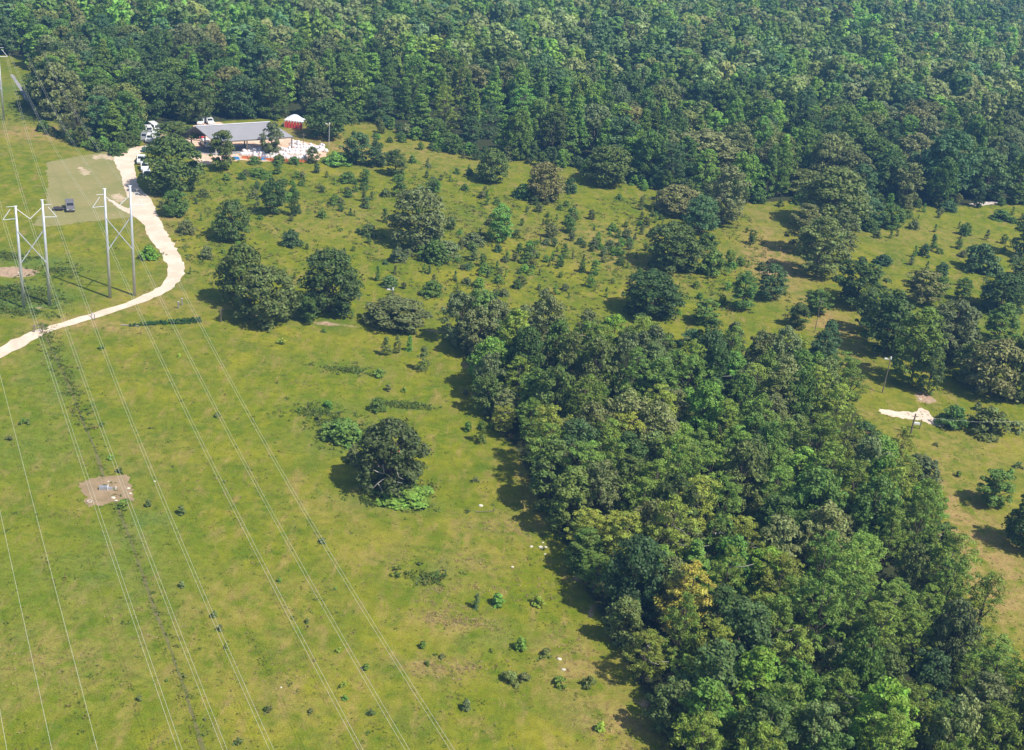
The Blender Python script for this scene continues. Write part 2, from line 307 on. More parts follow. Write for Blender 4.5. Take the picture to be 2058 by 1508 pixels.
sheet('ditch', ls + rs[::-1], .014, dirt('ditch_soil', (.19, .165, .07), (.14, .15, .04), (.09, .12, .025), .6, 2), .05, .5, world=True, kind='structure')

# ------------------------------------------------------------------ foliage prototypes
def unit(n, r): v = r.normal(size=(n, 3)); return v / np.linalg.norm(v, axis=1, keepdims=True)
def crown_np(kind, seed, nlobes, per, leaf, tri=False):
    """crown inside a unit cell: width 1 (x,y in -.5...5), z from 0 to 1; returns leaf verts. aspect = height/width of the crown"""
    r = np.random.default_rng(seed); C = []; A = []
    asp = {'round': .95, 'wide': .72, 'tall': 1.7, 'cone': 1.9, 'pine': 1.35, 'bush': .62, 'cedar': 1.35, 'rag': 1.1, 'weed': .55}[kind]
    while len(C) < nlobes:
        z = r.random(); 
        if kind in ('round', 'wide'): R = .5 * math.sqrt(max(0, 1 - ((z - .42) / .60) ** 2)) * r.uniform(.86, 1.06); a = r.uniform(.06, .13)
        elif kind == 'rag': R = .5 * math.sqrt(max(0, 1 - ((z - .45) / .58) ** 2)) * r.uniform(.5, 1.14); a = r.uniform(.05, .12)
        elif kind == 'tall': R = .5 * math.sqrt(max(0, 1 - ((z - .40) / .62) ** 2)) * r.uniform(.78, 1.05); a = r.uniform(.06, .13)
        elif kind == 'cone': R = .5 * (1 - z) ** .62 * min(1, .55 + z * 2.2) * r.uniform(.75, 1.1); a = r.uniform(.06, .12)
        elif kind == 'pine': R = .5 * math.sqrt(max(0, 1 - ((z - .45) / .57) ** 2)) * r.uniform(.5, 1.15); a = r.uniform(.045, .095)
        elif kind == 'weed': R = .5 * math.sqrt(max(0, 1 - z ** 2)) * r.uniform(.2, 1.2); a = r.uniform(.07, .19)
        elif kind == 'cedar': R = .46 * (1 - z) ** .5 * min(1, .6 + z * 2) * r.uniform(.6, 1.2); a = r.uniform(.08, .16)
        else: R = .5 * math.sqrt(max(0, 1 - z ** 2)) * r.uniform(.55, 1.15); a = r.uniform(.07, .16)
        rad = R * math.sqrt(r.uniform(.35, 1)) - a * .6
        if rad < 0: rad = abs(rad) * .3
        th = r.uniform(0, 2 * math.pi)
        # keep a few notches so the outline is uneven
        if kind in ('round', 'wide', 'tall', 'rag') and math.sin(3 * th + seed) + math.cos(2 * th + z * 6 + seed) > 1.7: continue
        C.append((rad * math.cos(th), rad * math.sin(th), z * asp)); A.append(a)
    C = np.array(C); A = np.array(A)
    sq = {'pine': .62, 'bush': .7, 'wide': .75}.get(kind, .85)
    n = nlobes * per; li = np.repeat(np.arange(nlobes), per); d = unit(n, r); d[:, 2] = np.where(d[:, 2] < -.35, -d[:, 2], d[:, 2])
    # leaves lean outwards from the crown axis
    rad = np.where(r.random(n) < .8, r.uniform(.72, 1.05, n), r.uniform(.3, 1.25, n))
    off = d * (A[li] * rad)[:, None]; off[:, 2] *= sq
    if kind == 'pine': off *= (1 + .25 * np.sin(d[:, [0]] * 9 + d[:, [1]] * 7))
    P_ = C[li] + off
    nr = d * (1.15 if tri else .85) + unit(n, r) * (.5 if tri else .72); nr[:, 2] += .22; nr /= np.linalg.norm(nr, axis=1, keepdims=True)
    a = np.cross(nr, unit(n, r)); a /= np.linalg.norm(a, axis=1, keepdims=True); bb = np.cross(nr, a)
    s = leaf * r.uniform(.6, 1.35, n)[:, None]; el = .36 if kind in ('pine', 'cedar') else .62
    if tri: vs = np.stack([P_ + a * s, P_ - a * s * .6 + bb * s * .8, P_ - a * s * .6 - bb * s * .8], 1)
    else: vs = np.stack([P_ + a * s, P_ + bb * s * el + nr * s * .15, P_ - a * s, P_ - bb * s * el + nr * s * .15], 1)
    vs[..., 2] /= asp; z = vs[..., 2]; vs[..., 2] = np.maximum(z, -.02)
    return vs, asp, C, A
def proto(kind, seed, nlobes, per, leaf):
    vs, asp, C, A = crown_np(kind, seed, nlobes, per, leaf)
    n = len(vs); me = mesh_np('crown', vs.reshape(-1, 3), 4, np.arange(n * 4), LEAF)
    # trunk with limbs reaching into the lobes, in the same unit cell (z 0 = ground, 1 = top)
    mb = MB(); r = random.Random(seed)
    tw = .022 if kind not in ('bush', 'cedar', 'weed') else .014
    top = .9 if kind in ('pine', 'cone', 'tall', 'cedar') else .6
    wob = [(r.uniform(-.02, .02) * i, r.uniform(-.02, .02) * i, z) for i, z in enumerate((0, .15, .35, top * .75, top))]
    mb.tube(wob, [tw * 1.5, tw, tw * .85, tw * .55, tw * .2], 6)
    for i in range(min(nlobes, 16)):
        c = C[i]; z = c[2] / asp; b0 = min(top * .8, max(.12, z * .55))
        f = b0 / top * 4; k = int(min(3, f)); p0 = Vector(wob[k]).lerp(Vector(wob[k + 1]), f - k) if False else Vector((0, 0, b0))
        p1 = Vector((c[0], c[1], z)); pm = p0.lerp(p1, .5) + Vector((0, 0, .03))
        mb.tube([p0, pm, p1], [tw * .5, tw * .34, tw * .14], 4)
    tm = bpy.data.meshes.new('trunk'); tm.from_pydata(mb.v, [], mb.f); tm.update(); tm.materials.append(BARK); tm.shade_smooth()
    return me, tm
PROT = {}
for kind, cnt, nl, per, leaf in (('round', 4, 110, 70, .026), ('wide', 3, 100, 70, .026), ('tall', 4, 110, 64, .028), ('cone', 4, 95, 60, .031), ('pine', 6, 100, 52, .027), ('rag', 5, 92, 64, .028), ('bush', 5, 54, 46, .042), ('weed', 5, 15, 34, .075), ('cedar', 5, 34, 50, .055)):
    PROT[kind] = [proto(kind, 11 * i + len(kind) * 100 + 3, nl, per, leaf) for i in range(cnt)]
# colours of foliage
FC = {'dark': (0.0381, 0.0666, 0.0148), 'oak': (0.0582, 0.0832, 0.018), 'olive': (0.086, 0.108, 0.027), 'brown': (0.108, 0.114, 0.038), 'mid': (0.0605, 0.1019, 0.018), 'pine': (0.09, 0.137, 0.021), 'ypine': (0.132, 0.162, 0.024), 'bright': (0.0896, 0.156, 0.0164), 'grey': (0.0874, 0.104, 0.0344), 'blue': (0.047, 0.0832, 0.0262), 'lime': (0.1344, 0.1716, 0.0213), 'sweet': (0.0806, 0.1435, 0.0213), 'gold': (0.15, 0.15, 0.026)}
def tint(key, var=.14):
    c = FC[key]; k = 1 + rng.normal() * var; h = rng.normal() * .06
    k *= 2.4
    return (max(.01, c[0] * k * (1 + h)), max(.01, c[1] * k), max(.005, c[2] * k * (1 - h)), 1)
CAT = {'pine': 'pine tree', 'cone': 'tree', 'bush': 'bush', 'cedar': 'sapling'}
def tree(name, kind, loc, wd, ht, key, label, group=None, cat=None, bare=.10, parts=True, palebark=False):
    cm, tm = random.choice(PROT[kind]); rz = random.uniform(0, 6.28)
    e = empty(name, loc, rz, label=label, group=group, cat=cat or CAT.get(kind, 'tree'))
    c = mobj('crown' if kind not in ('bush', 'weed') else 'foliage', cm, None, e); z0 = bare * ht
    c.location = (0, 0, z0); c.scale = (wd, wd * random.uniform(.88, 1.12), ht - z0); c.color = tint(key)
    if parts:
        t_ = mobj('trunk' if kind not in ('bush', 'weed') else 'stem', tm, None, e); t_.scale = (wd * .9, wd * .9, ht * .96); t_.location = (0, 0, -.05)
    return e
def at_px(cx, yb, wpx, ytop):
    b = G(cx, yb - .17 * wpx); s = SC(b); wd = wpx / s; lo, hi = .3, 40
    for _ in range(30):
        m_ = (lo + hi) / 2
        if PR(b + Vector((0, 0, m_)))[1] + 0 > ytop: lo = m_
        else: hi = m_
    # crown top silhouette sits a little above its axis point
    return b, wd, max(.5, lo * .97)
OCC = []
def put(name, kind, cx, yb, wpx, ytop, key, label, group=None, cat=None, bare=.08):
    b, wd, ht = at_px(cx, yb, wpx, ytop); OCC.append((b.x, b.y, wd * .5)); return tree(name, kind, b, wd * (1.2 if kind == 'round' else 1.12), ht * 1.02, key, label, group, cat, bare)

# ------------------------------------------------------------------ trees of the fields, one by one
T = [
 ('oak_tree', 'round', 350, 312, 84, 247, 'oak', 'dark oak nearest the roof end of the drive, behind the big roadside oak'),
 ('oak_tree', 'round', 346, 402, 108, 280, 'oak', 'big dark oak overhanging the parked white cars at the drive bend'),
 ('oak_tree', 'round', 353, 442, 52, 385, 'mid', 'small round oak just below the big oak by the parked cars'),
 ('oak_tree', 'rag', 448, 352, 62, 266, 'oak', 'ragged dark oak in front of the left end of the grey roof'),
 ('broadleaf_tree', 'rag', 545, 322, 44, 247, 'grey', 'thin grey green twin-topped tree in front of the grey roof'),
 ('oak_tree', 'round', 655, 290, 80, 205, 'dark', 'dark oak beside the red and white tent'),
 ('oak_tree', 'round', 465, 494, 68, 407, 'oak', 'lone oak in the meadow right of the road bend, upper one of three'),
 ('oak_tree', 'round', 485, 628, 88, 498, 'oak', 'tall oak at the back left of the oak pair beside the road bend'),
 ('oak_tree', 'round', 536, 668, 112, 545, 'olive', 'broad olive oak at the front of the oak pair'),
 ('oak_tree', 'round', 664, 646, 120, 512, 'oak', 'large full oak standing right of the oak pair'),
 ('oak_tree', 'rag', 618, 655, 52, 598, 'mid', 'low dark tree squeezed between the two big oaks'),
 ('shrubby_oak', 'wide', 795, 674, 116, 606, 'grey', 'wide scraggly grey oak by the bare soil strip'),
 ('oak_tree', 'rag', 548, 440, 54, 360, 'dark', 'dark narrow-based tree leaning over its own shadow below the yard'),
 ('broadleaf_tree', 'tall', 592, 438, 22, 388, 'mid', 'slim small tree just right of the dark narrow-based tree'),
 ('broadleaf_tree', 'rag', 715, 340, 64, 266, 'blue', 'bluish tree with a pointed top right of the white bags'),
 ('broadleaf_tree', 'rag', 757, 342, 46, 296, 'blue', 'smaller bluish tree second from the white bags'),
 ('broadleaf_tree', 'tall', 795, 360, 46, 302, 'oak', 'dark tree ending the clump right of the yard'),
 ('bush', 'bush', 678, 340, 62, 308, 'sweet', 'large bright green bush at the right end of the white bags'),
 ('broadleaf_tree', 'tall', 628, 332, 30, 296, 'oak', 'small dark tree in front of the white bags'),
 ('sweetgum_tree', 'cedar', 802, 401, 38, 350, 'mid', 'small bright dark-shadowed conical tree alone in the upper meadow'),
 ('oak_tree', 'round', 838, 512, 114, 386, 'grey', 'big loose grey green tree in the middle of the scrubby meadow'),
 ('bush', 'bush', 873, 535, 66, 486, 'mid', 'green brush at the right foot of the big grey green tree'),
 ('sweetgum_tree', 'tall', 1002, 494, 54, 412, 'sweet', 'upright vine covered tree in the scrubby meadow'),
 ('oak_tree', 'round', 986, 376, 66, 302, 'oak', 'round dark oak with its shadow on the smooth grass'),
 ('oak_tree', 'round', 1093, 412, 76, 331, 'brown', 'brown olive round oak right of the round dark oak'),
 ('bush', 'bush', 1050, 405, 40, 372, 'mid', 'bush at the left foot of the brown olive oak'),
 ('bush', 'bush', 1145, 392, 30, 358, 'blue', 'small bush between the brown oak and the big round oak'),
 ('oak_tree', 'round', 1220, 384, 92, 298, 'oak', 'big round oak at the edge of the forest grass'),
 ('oak_tree', 'wide', 1362, 445, 104, 377, 'brown', 'brown-topped oak with an open base over a long shadow'),
 ('oak_tree', 'round', 1405, 478, 68, 398, 'blue', 'blue green oak against the brown-topped oak'),
 ('oak_tree', 'round', 1412, 372, 132, 268, 'brown', 'largest brown olive oak at the forest front'),
 ('oak_tree', 'tall', 1452, 465, 84, 335, 'brown', 'tall brown oak below the largest brown oak'),
 ('oak_tree', 'round', 1350, 558, 110, 455, 'oak', 'dark broad oak in the middle of the right scrub'),
 ('bush', 'bush', 1430, 560, 60, 505, 'mid', 'thin green brush against the right side of the dark broad oak'),
 ('oak_tree', 'round', 1307, 652, 120, 552, 'dark', 'darkest round oak just behind the dense wood'),
 ('broadleaf_tree', 'tall', 1490, 632, 56, 548, 'mid', 'upright green tree behind the dense wood'),
 ('oak_tree', 'tall', 1546, 612, 60, 533, 'blue', 'dark oval tree right of the upright green tree'),
 ('broadleaf_tree', 'rag', 1417, 660, 60, 604, 'mid', 'frondy small tree behind the dense wood'),
 ('oak_tree', 'round', 1665, 480, 130, 345, 'olive', 'broad olive oak at the top of the central tree group'),
 ('oak_tree', 'tall', 1610, 520, 76, 412, 'grey', 'grey green oak at the left of the central tree group'),
 ('oak_tree', 'tall', 1680, 540, 70, 425, 'grey', 'green oak at the right of the central tree group'),
 ('oak_tree', 'tall', 1640, 568, 92, 440, 'olive', 'tall brown-green oak at the front of the central tree group'),
 ('broadleaf_tree', 'wide', 1735, 462, 84, 400, 'blue', 'low bluish tree right of the central tree group'),
 ('broadleaf_tree', 'wide', 1788, 466, 60, 415, 'mid', 'low green tree ending the row right of the central group'),
 ('pine_tree', 'rag', 1818, 420, 66, 330, 'grey', 'grey tree standing forward of the forest'),
 ('oak_tree', 'bush', 1968, 558, 80, 497, 'blue', 'wide low oak alone in the right meadow'),
 ('oak_tree', 'rag', 1718, 632, 108, 524, 'dark', 'dark oak above the shaded track'),
 ('broadleaf_tree', 'rag', 1778, 730, 110, 590, 'dark', 'darkest tall tree left of the right grove'),
 ('pine_tree', 'tall', 1828, 788, 92, 622, 'pine', 'tall yellow green pine in front of the right grove'),
 ('oak_tree', 'round', 1900, 742, 100, 610, 'brown', 'brown-grey oak behind the tall yellow green pine'),
 ('oak_tree', 'tall', 1868, 740, 60, 640, 'olive', 'olive oak touching the tall yellow green pine'),
 ('broadleaf_tree', 'rag', 1850, 625, 80, 545, 'grey', 'pale loose tree at the top of the right grove'),
 ('broadleaf_tree', 'tall', 1932, 610, 34, 560, 'mid', 'small green tree behind the brown-grey oak'),
 ('oak_tree', 'round', 1990, 812, 110, 690, 'brown', 'big brown-grey oak at the lower right of the right grove'),
 ('oak_tree', 'round', 2050, 815, 90, 665, 'olive', 'olive oak cut by the right edge of the picture above the lower meadow'),
 ('oak_tree', 'tall', 2005, 700, 70, 612, 'mid', 'green tree behind the big brown-grey oak'),
 ('oak_tree', 'round', 2010, 640, 90, 555, 'dark', 'dark oak near the right edge beside the upper meadow'),
 ('oak_tree', 'tall', 2052, 612, 90, 520, 'oak', 'oak on the right edge, right of the dark oak'),
 ('oak_tree', 'tall', 2052, 525, 54, 420, 'dark', 'highest dark tree on the right edge of the meadow'),
 ('oak_tree', 'rag', 1993, 1028, 82, 950, 'mid', 'lone round tree in the lower right meadow'),
 ('oak_tree', 'round', 2058, 1115, 84, 1000, 'dark', 'dark tree cut by the right edge below the lone round tree'),
 ('bush', 'bush', 1913, 866, 62, 820, 'mid', 'bush touching the end of the white sand track'),
 ('bush', 'bush', 1982, 884, 90, 826, 'olive', 'wide bush right of the bush at the sand track'),
 ('sweetgum_tree', 'tall', 1560, 402, 56, 288, 'sweet', 'vine covered upright tree at the forest front left of the central group'),
 ('oak_tree', 'round', 1700, 402, 96, 308, 'grey', 'grey green round oak behind the central tree group'),
 ('oak_tree', 'wide', 1618, 404, 104, 345, 'olive', 'wide low olive oak behind the left of the central group'),
 ('oak_tree', 'round', 1888, 408, 106, 268, 'blue', 'huge round blue green oak standing out of the forest right of the grey tree'),
 ('oak_tree', 'round', 1974, 410, 92, 308, 'blue', 'huge round blue green oak above the pale sand strip'),
 ('oak_tree', 'rag', 1745, 682, 70, 590, 'oak', 'dark tree between the dark oak and the right grove'),
 ('broadleaf_tree', 'rag', 1930, 690, 76, 618, 'grey', 'pale grey tree in the back of the right grove'),
 ('oak_tree', 'round', 1945, 780, 74, 690, 'olive', 'olive tree left of the big brown-grey oak'),
 ('broadleaf_tree', 'tall', 1862, 800, 50, 700, 'oak', 'narrow dark tree at the right foot of the tall yellow green pine'),
 ('bush', 'bush', 1900, 720, 60, 690, 'sweet', 'bright brush inside the right grove'),
 ('bush', 'bush', 1975, 740, 66, 700, 'lime', 'yellowish brush inside the right grove'),
 ('oak_tree', 'round', 1790, 660, 60, 600, 'blue', 'blue green tree behind the darkest tall tree'),
 ('broadleaf_tree', 'rag', 1880, 605, 50, 552, 'mid', 'small loose tree at the back edge of the right grove'),
 ('broadleaf_tree', 'rag', 1640, 640, 60, 585, 'mid', 'small tree behind the dense wood beside the thin bare pole'),
 ('broadleaf_tree', 'rag', 1600, 665, 54, 612, 'oak', 'small dark tree at the back right of the dense wood'),
 ('bush', 'bush', 1745, 470, 44, 440, 'mid', 'green bush at the front of the low tree row'),
 ('bush', 'bush', 1705, 455, 50, 425, 'blue', 'blue green bush beside the central tree group'),
 ('bush', 'bush', 1420, 505, 44, 470, 'mid', 'bush above the right of the dark broad oak'),
 ('bush', 'bush', 900, 520, 60, 488, 'grey', 'grey brush right of the big grey green tree'),
 ('bush', 'bush', 950, 500, 46, 470, 'grey', 'loose grey brush left of the vine covered tree'),
 ('bush', 'bush', 905, 300, 60, 268, 'mid', 'bush cluster at the end of the upper meadow'),
 ('broadleaf_tree', 'rag', 880, 285, 40, 240, 'mid', 'small tree at the right end of the upper meadow'),
 ('broadleaf_tree', 'tall', 945, 300, 46, 235, 'blue', 'dark tree before the pointed green trees'),
 ('sweetgum_tree', 'cone', 1008, 322, 50, 232, 'sweet', 'pointed green tree above the round dark oak'),
 ('sweetgum_tree', 'cone', 1158, 320, 52, 222, 'sweet', 'tall pointed green tree left of the big round oak'),
 ('broadleaf_tree', 'rag', 955, 698, 84, 584, 'mid', 'loose green tree at the far left corner of the dense wood'),
 ('oak_tree', 'round', 990, 700, 70, 606, 'grey', 'grey green oak behind the far left corner of the dense wood'),
 ('broadleaf_tree', 'tall', 1085, 690, 48, 582, 'grey', 'tall grey tree rising from the far edge of the dense wood'),
 ('broadleaf_tree', 'rag', 978, 842, 58, 752, 'oak', 'dark tree standing out on the meadow side of the dense wood over its own shadow'),
 ('bush', 'bush', 512, 334, 30, 316, 'mid', 'small bush in front of the left bags'),
 ('bush', 'bush', 562, 332, 26, 312, 'oak', 'small bush in front of the middle bags'),
 ('bush', 'bush', 592, 334, 24, 316, 'mid', 'small bush in front of the right bags'),
 ('bush', 'bush', 520, 362, 52, 340, 'sweet', 'green bush below the yard, left'),
 ('bush', 'bush', 690, 896, 90, 848, 'mid', 'bright green bush behind the lone oak'),
 ('bush', 'bush', 810, 1018, 120, 978, 'sweet', 'bright low bush around the foot of the lone oak'),
 ('bush', 'bush', 712, 935, 34, 896, 'grey', 'grey bush beside the left of the lone oak'),
 ('bush', 'bush', 758, 830, 36, 803, 'mid', 'dark bush at the left end of the tall grass strip'),
 ('bush', 'bush', 585, 500, 44, 466, 'blue', 'blue grey bush in the left scrub'),
 ('bush', 'bush', 868, 602, 48, 566, 'mid', 'double dark bush above the white-topped post'),
 ('bush', 'bush', 783, 582, 38, 556, 'blue', 'blue bush above the white lamp post'),
 ('bush', 'bush', 800, 532, 34, 500, 'grey', 'round grey bush below the big grey green tree'),
 ('bush', 'bush', 300, 527, 40, 496, 'bright', 'bright bush inside the road bend'),
 ('bush', 'bush', 375, 475, 36, 445, 'grey', 'sparse bush on the outer side of the road bend'),
 ('bush', 'bush', 1775, 538, 40, 514, 'blue', 'flat dark bush in the right meadow'),
 ('broadleaf_tree', 'cedar', 1872, 508, 24, 472, 'mid', 'small leaning sapling in the right meadow'),
 ('bush', 'bush', 700, 372, 34, 348, 'mid', 'round bush in a row of small bushes below the yard'),
 ('bush', 'bush', 1905, 430, 44, 406, 'blue', 'low bush next to the pale sand strip'),
 ('bush', 'bush', 2010, 448, 40, 424, 'mid', 'low bush right of the pale sand strip'),
]
for (nm, kd, cx, yb, wp, yt, key, lab) in T:
    put(nm, kd, cx, yb, wp, yt, key, lab, cat='bush' if nm == 'bush' else ('oak tree' if 'oak' in nm else 'tree'), bare=.04 if kd == 'bush' else (.06 if kd in ('round', 'wide') else .08))
# the lone oak with bare white limbs showing
b, wd, ht = at_px(783, 1004, 144, 852); OCC.append((b.x, b.y, wd / 2))
lone = empty('oak_tree', b, 0, label='lone spreading oak with bare white limbs in the middle of the open meadow', cat='oak tree')
vs, asp, C_, A_ = crown_np('round', 4242, 170, 70, .024)
cen = vs.mean(1); hole = ((cen[:, 0] + .12) / .11) ** 2 + ((cen[:, 2] - .40) / .22) ** 2 < 1
keep = ~(hole & (cen[:, 1] < -.05)); vs = vs[keep]
lc = mobj('crown', mesh_np('lone_crown', vs.reshape(-1, 3), 4, np.arange(len(vs) * 4), LEAF), None, lone); lc.scale = (wd * 1.08, wd * 1.08, ht * .99); lc.location = (0, 0, ht * .02); lc.color = (.105, .140, .040, 1)
lm = MB(); lm.tube([(0, 0, -.1), (.1, 0, ht * .25), (-.1, .1, ht * .5), (.2, 0, ht * .75)], [.42, .3, .22, .1], 8)
rr = random.Random(5)
for i in range(18):
    a_ = rr.uniform(0, 6.28); z0 = ht * rr.uniform(.15, .55); R_ = wd * rr.uniform(.25, .46); p0 = Vector((0, 0, z0)); p1 = Vector((R_ * math.cos(a_), R_ * math.sin(a_), z0 + rr.uniform(.5, 3)))
    pm = p0.lerp(p1, .5) + Vector((rr.uniform(-.4, .4), rr.uniform(-.4, .4), .5)); lm.tube([p0, pm, p1], [.16, .10, .04], 5)
lm.build('trunk', BARK, lone, smooth=True)
for pts in ([(-.9, -2.6, ht * .52), (-.6, -3.0, ht * .40), (-.2, -2.4, ht * .34)], [(-.4, -2.6, ht * .30), (-1.4, -3.3, ht * .24), (-2.0, -3.2, ht * .15), (-3.0, -3.4, ht * .17)], [(-1.4, -3.3, ht * .24), (-.8, -3.6, ht * .18), (-.5, -3.7, ht * .10)], [(-.6, -2.9, ht * .38), (-1.6, -3.2, ht * .42), (-2.6, -3.0, ht * .46)], [(0, -2.6, ht * .34), (1.0, -3.3, ht * .30), (2.2, -3.6, ht * .3)], [(1.2, -3.4, ht * .5), (1.6, -3.7, ht * .4), (2.4, -3.6, ht * .36)]):
    MB().tube(pts, [.08, .065, .045, .02][:len(pts)], 5).build('dead_limb', PALEBARK, lone, smooth=True)
rd = MB(); rd.tube([(1.0, -2.6, ht * .74), (1.25, -2.75, ht * .76), (1.45, -2.7, ht * .74)], [.1, .24, .08], 6); rdo = rd.build('red_scrap', RED, None, label='small red scrap caught in the crown of the lone oak', cat='scrap'); rdo.location = b

# ------------------------------------------------------------------ the dense wood in front
def poisson(poly, rmin, tries, seed, extra=None, rfun=None):
    r = np.random.default_rng(seed); P_ = np.array([(p.x, p.y) for p in poly]); lo = P_.min(0); hi = P_.max(0)
    cell = rmin; grid = {}; out = []
    pts = lo + (hi - lo) * r.random((tries, 2)); ok = inpoly(pts[:, 0], pts[:, 1], [(p[0], p[1]) for p in P_])
    for p in pts[ok]:
        rr_ = rmin if rfun is None else rfun(p)
        k = (int(p[0] // cell), int(p[1] // cell)); good = True
        for i in (-2, -1, 0, 1, 2):
            for j in (-2, -1, 0, 1, 2):
                for q in grid.get((k[0] + i, k[1] + j), ()):
                    if (p[0] - q[0]) ** 2 + (p[1] - q[1]) ** 2 < rr_ * rr_: good = False; break
                if not good: break
            if not good: break
        if good: grid.setdefault(k, []).append(p); out.append((float(p[0]), float(p[1])))
    return out
bp_ = poisson(BELT, 4.1, 14000, 3)
bp_ = [p for p in bp_ if (lambda q: -60 < q[0] < 2190 and q[1] < 1720)(PR((p[0], p[1], 3)))]
bp_.sort(key=lambda p: p[1])
SPECIAL = {}
for (px, py, key, kd) in ((1500, 1440, 'bright', 'tall'), (1745, 1540, 'bright', 'tall'), (1330, 1290, 'gold', 'pine'), (1570, 1200, 'bright', 'tall'), (1390, 1230, 'sweet', 'cone'), (1290, 1170, 'ypine', 'pine'), (1480, 1150, 'ypine', 'pine'), (1050, 760, 'lime', 'tall'), (1205, 730, 'bright', 'tall'), (1870, 1060, 'bright', 'tall'), (1290, 1200, 'sweet', 'tall'), (1590, 1330, 'pine', 'pine'), (1235, 1120, 'ypine', 'pine'), (1560, 700, 'lime', 'rag'), (1490, 710, 'lime', 'pine')):
    g_ = G(px, py); 
    if bp_:
        i = min(range(len(bp_)), key=lambda i: (bp_[i][0] - g_.x) ** 2 + (bp_[i][1] - g_.y) ** 2); SPECIAL[i] = (key, kd)
DESC = {'pine': 'green pine', 'ypine': 'yellow green pine', 'dark': 'dark leafy tree', 'mid': 'mid green leafy tree', 'grey': 'grey green leafy tree', 'sweet': 'fresh green leafy tree', 'bright': 'bright green broadleaf tree', 'lime': 'yellowish leafy tree', 'gold': 'golden yellow pine', 'oak': 'deep green oak', 'olive': 'olive oak', 'brown': 'brown olive oak', 'blue': 'blue green tree'}
nb = 0
BE = [(p.x, p.y) for p in BELT]
def edge_d(x, y, poly):
    d = 1e9
    for i in range(len(poly)):
        a = Vector(poly[i]); c = Vector(poly[i - 1]); q = Vector((x, y)); tt = max(0, min(1, (q - a).dot(c - a) / max(1e-6, (c - a).length_squared))); d = min(d, (q - a.lerp(c, tt)).length)
    return d
for i, (x, y) in enumerate(bp_):
    px, py = PR((x, y, 0)); ed = edge_d(x, y, BE)
    fr = min(1, max(0, (py - 700) / 700))
    if i in SPECIAL: key, kd = SPECIAL[i]
    else:
        u = rng.random()
        if u < .30 + .30 * fr: key = 'pine' if rng.random() < .72 else 'ypine'; kd = 'pine'
        else:
            key = rng.choice(['dark', 'mid', 'mid', 'grey', 'oak', 'sweet', 'grey', 'olive', 'blue']); kd = rng.choice(['tall', 'rag', 'round', 'tall', 'rag'])
    vr = rng.random(); ht = (5.6 + 3.0 * rng.random() if vr < .3 else rng.uniform(8.8, 12.6)) * (1 if ed > 3 else .88); wd = rng.uniform(4.6, 6.4) if vr < .3 else rng.uniform(5.6, 8.4)
    if kd in ('round', 'rag'): wd *= 1.08
    if i in SPECIAL: ht *= 1.08; wd = 7.4
    side = 'on the left edge of the wood' if (ed < 4 and px < 1000 + (py - 700) * .62) else ('on the right edge of the wood' if ed < 4 and px > 1600 else 'inside the wood')
    row = ['along its far end', 'toward its far end', 'beyond its middle', 'in its middle', 'before its middle', 'toward its near end', 'at its near end'][min(6, max(0, int((py - 690) / 110)))]
    xl, xr = 930 + max(0, py - 700) * .52, 1700 + max(0, py - 740) * .50; fx_ = (px - xl) / (xr - xl)
    col_ = 'left' if fx_ < .27 else ('centre left' if fx_ < .5 else ('centre right' if fx_ < .75 else 'right'))
    size_ = 'tall ' if ht > 10 else ('low ' if ht < 8.3 else '')
    if px > 1725 and 800 < py < 990 and PR((x, y, ht))[1] < 848 and px + wd * .5 * SC((x, y, 0)) > 1775: continue
    nm = 'pine_tree' if kd == 'pine' else ('oak_tree' if key in ('oak', 'olive') else 'broadleaf_tree')
    tree(nm, kd, (x, y, 0), wd, ht, key, f"{size_}{DESC[key]} {side}, {row + (', ' + col_ if 'inside' in side else '')}", 'trees of the dense wood', CAT.get(kd, 'tree') if kd == 'pine' else 'tree', bare=(.10 if ed > 2.5 else .02) if kd != 'pine' else .22)
    if rng.random() < .10:
        dm = MB(); r9 = random.Random(i)
        for _k in range(3):
            a9 = r9.uniform(-2.6, -.4); z9 = ht * r9.uniform(.55, .9); R9 = wd * r9.uniform(.36, .5); dm.tube([(0, 0, z9 - .8), (R9 * .6 * math.cos(a9), R9 * .6 * math.sin(a9), z9), (R9 * math.cos(a9 + .2), R9 * math.sin(a9 + .2), z9 + .5)], [.09, .06, .025], 5)
        lt = bpy.context.scene.collection.objects[-1].parent; dl_ = dm.build('dead_limb', PALEBARK, lt, smooth=True); dl_.rotation_euler.z = -lt.rotation_euler.z
    nb += 1
print('belt trees', nb)

# ------------------------------------------------------------------ the far forest
def fr_r(p): return 6.0 + 1.6 * math.sin(p[0] * .031 + 1) * math.cos(p[1] * .027)
fp = poisson(FOREST, 6.4, 30000, 5, rfun=fr_r)
ff = [(p.x, p.y) for p in gp([(1712, 2), (1740, 22), (1790, 42), (1830, 24), (1900, -20), (1800, -50)])]
fl = poisson(FOREST_L, 7, 3000, 6)
occ = np.array(OCC)
def free(x, y, m=0):
    return not len(occ) or bool(np.all((occ[:, 0] - x) ** 2 + (occ[:, 1] - y) ** 2 > (occ[:, 2] * .75 + m) ** 2))
fp = [p for p in fp if free(p[0], p[1], 1.5) and not inpoly(p[0], p[1], ff)]
def inframe(p, m=90):
    q = PR((p[0], p[1], 7)); return -m < q[0] < IW + m and -160 < q[1] < IH + 60
fp = [p for p in fp + fl if inframe(p, 260)]
fp.sort(key=lambda p: -SC((p[0], p[1], 0)) if inframe(p) else 1)
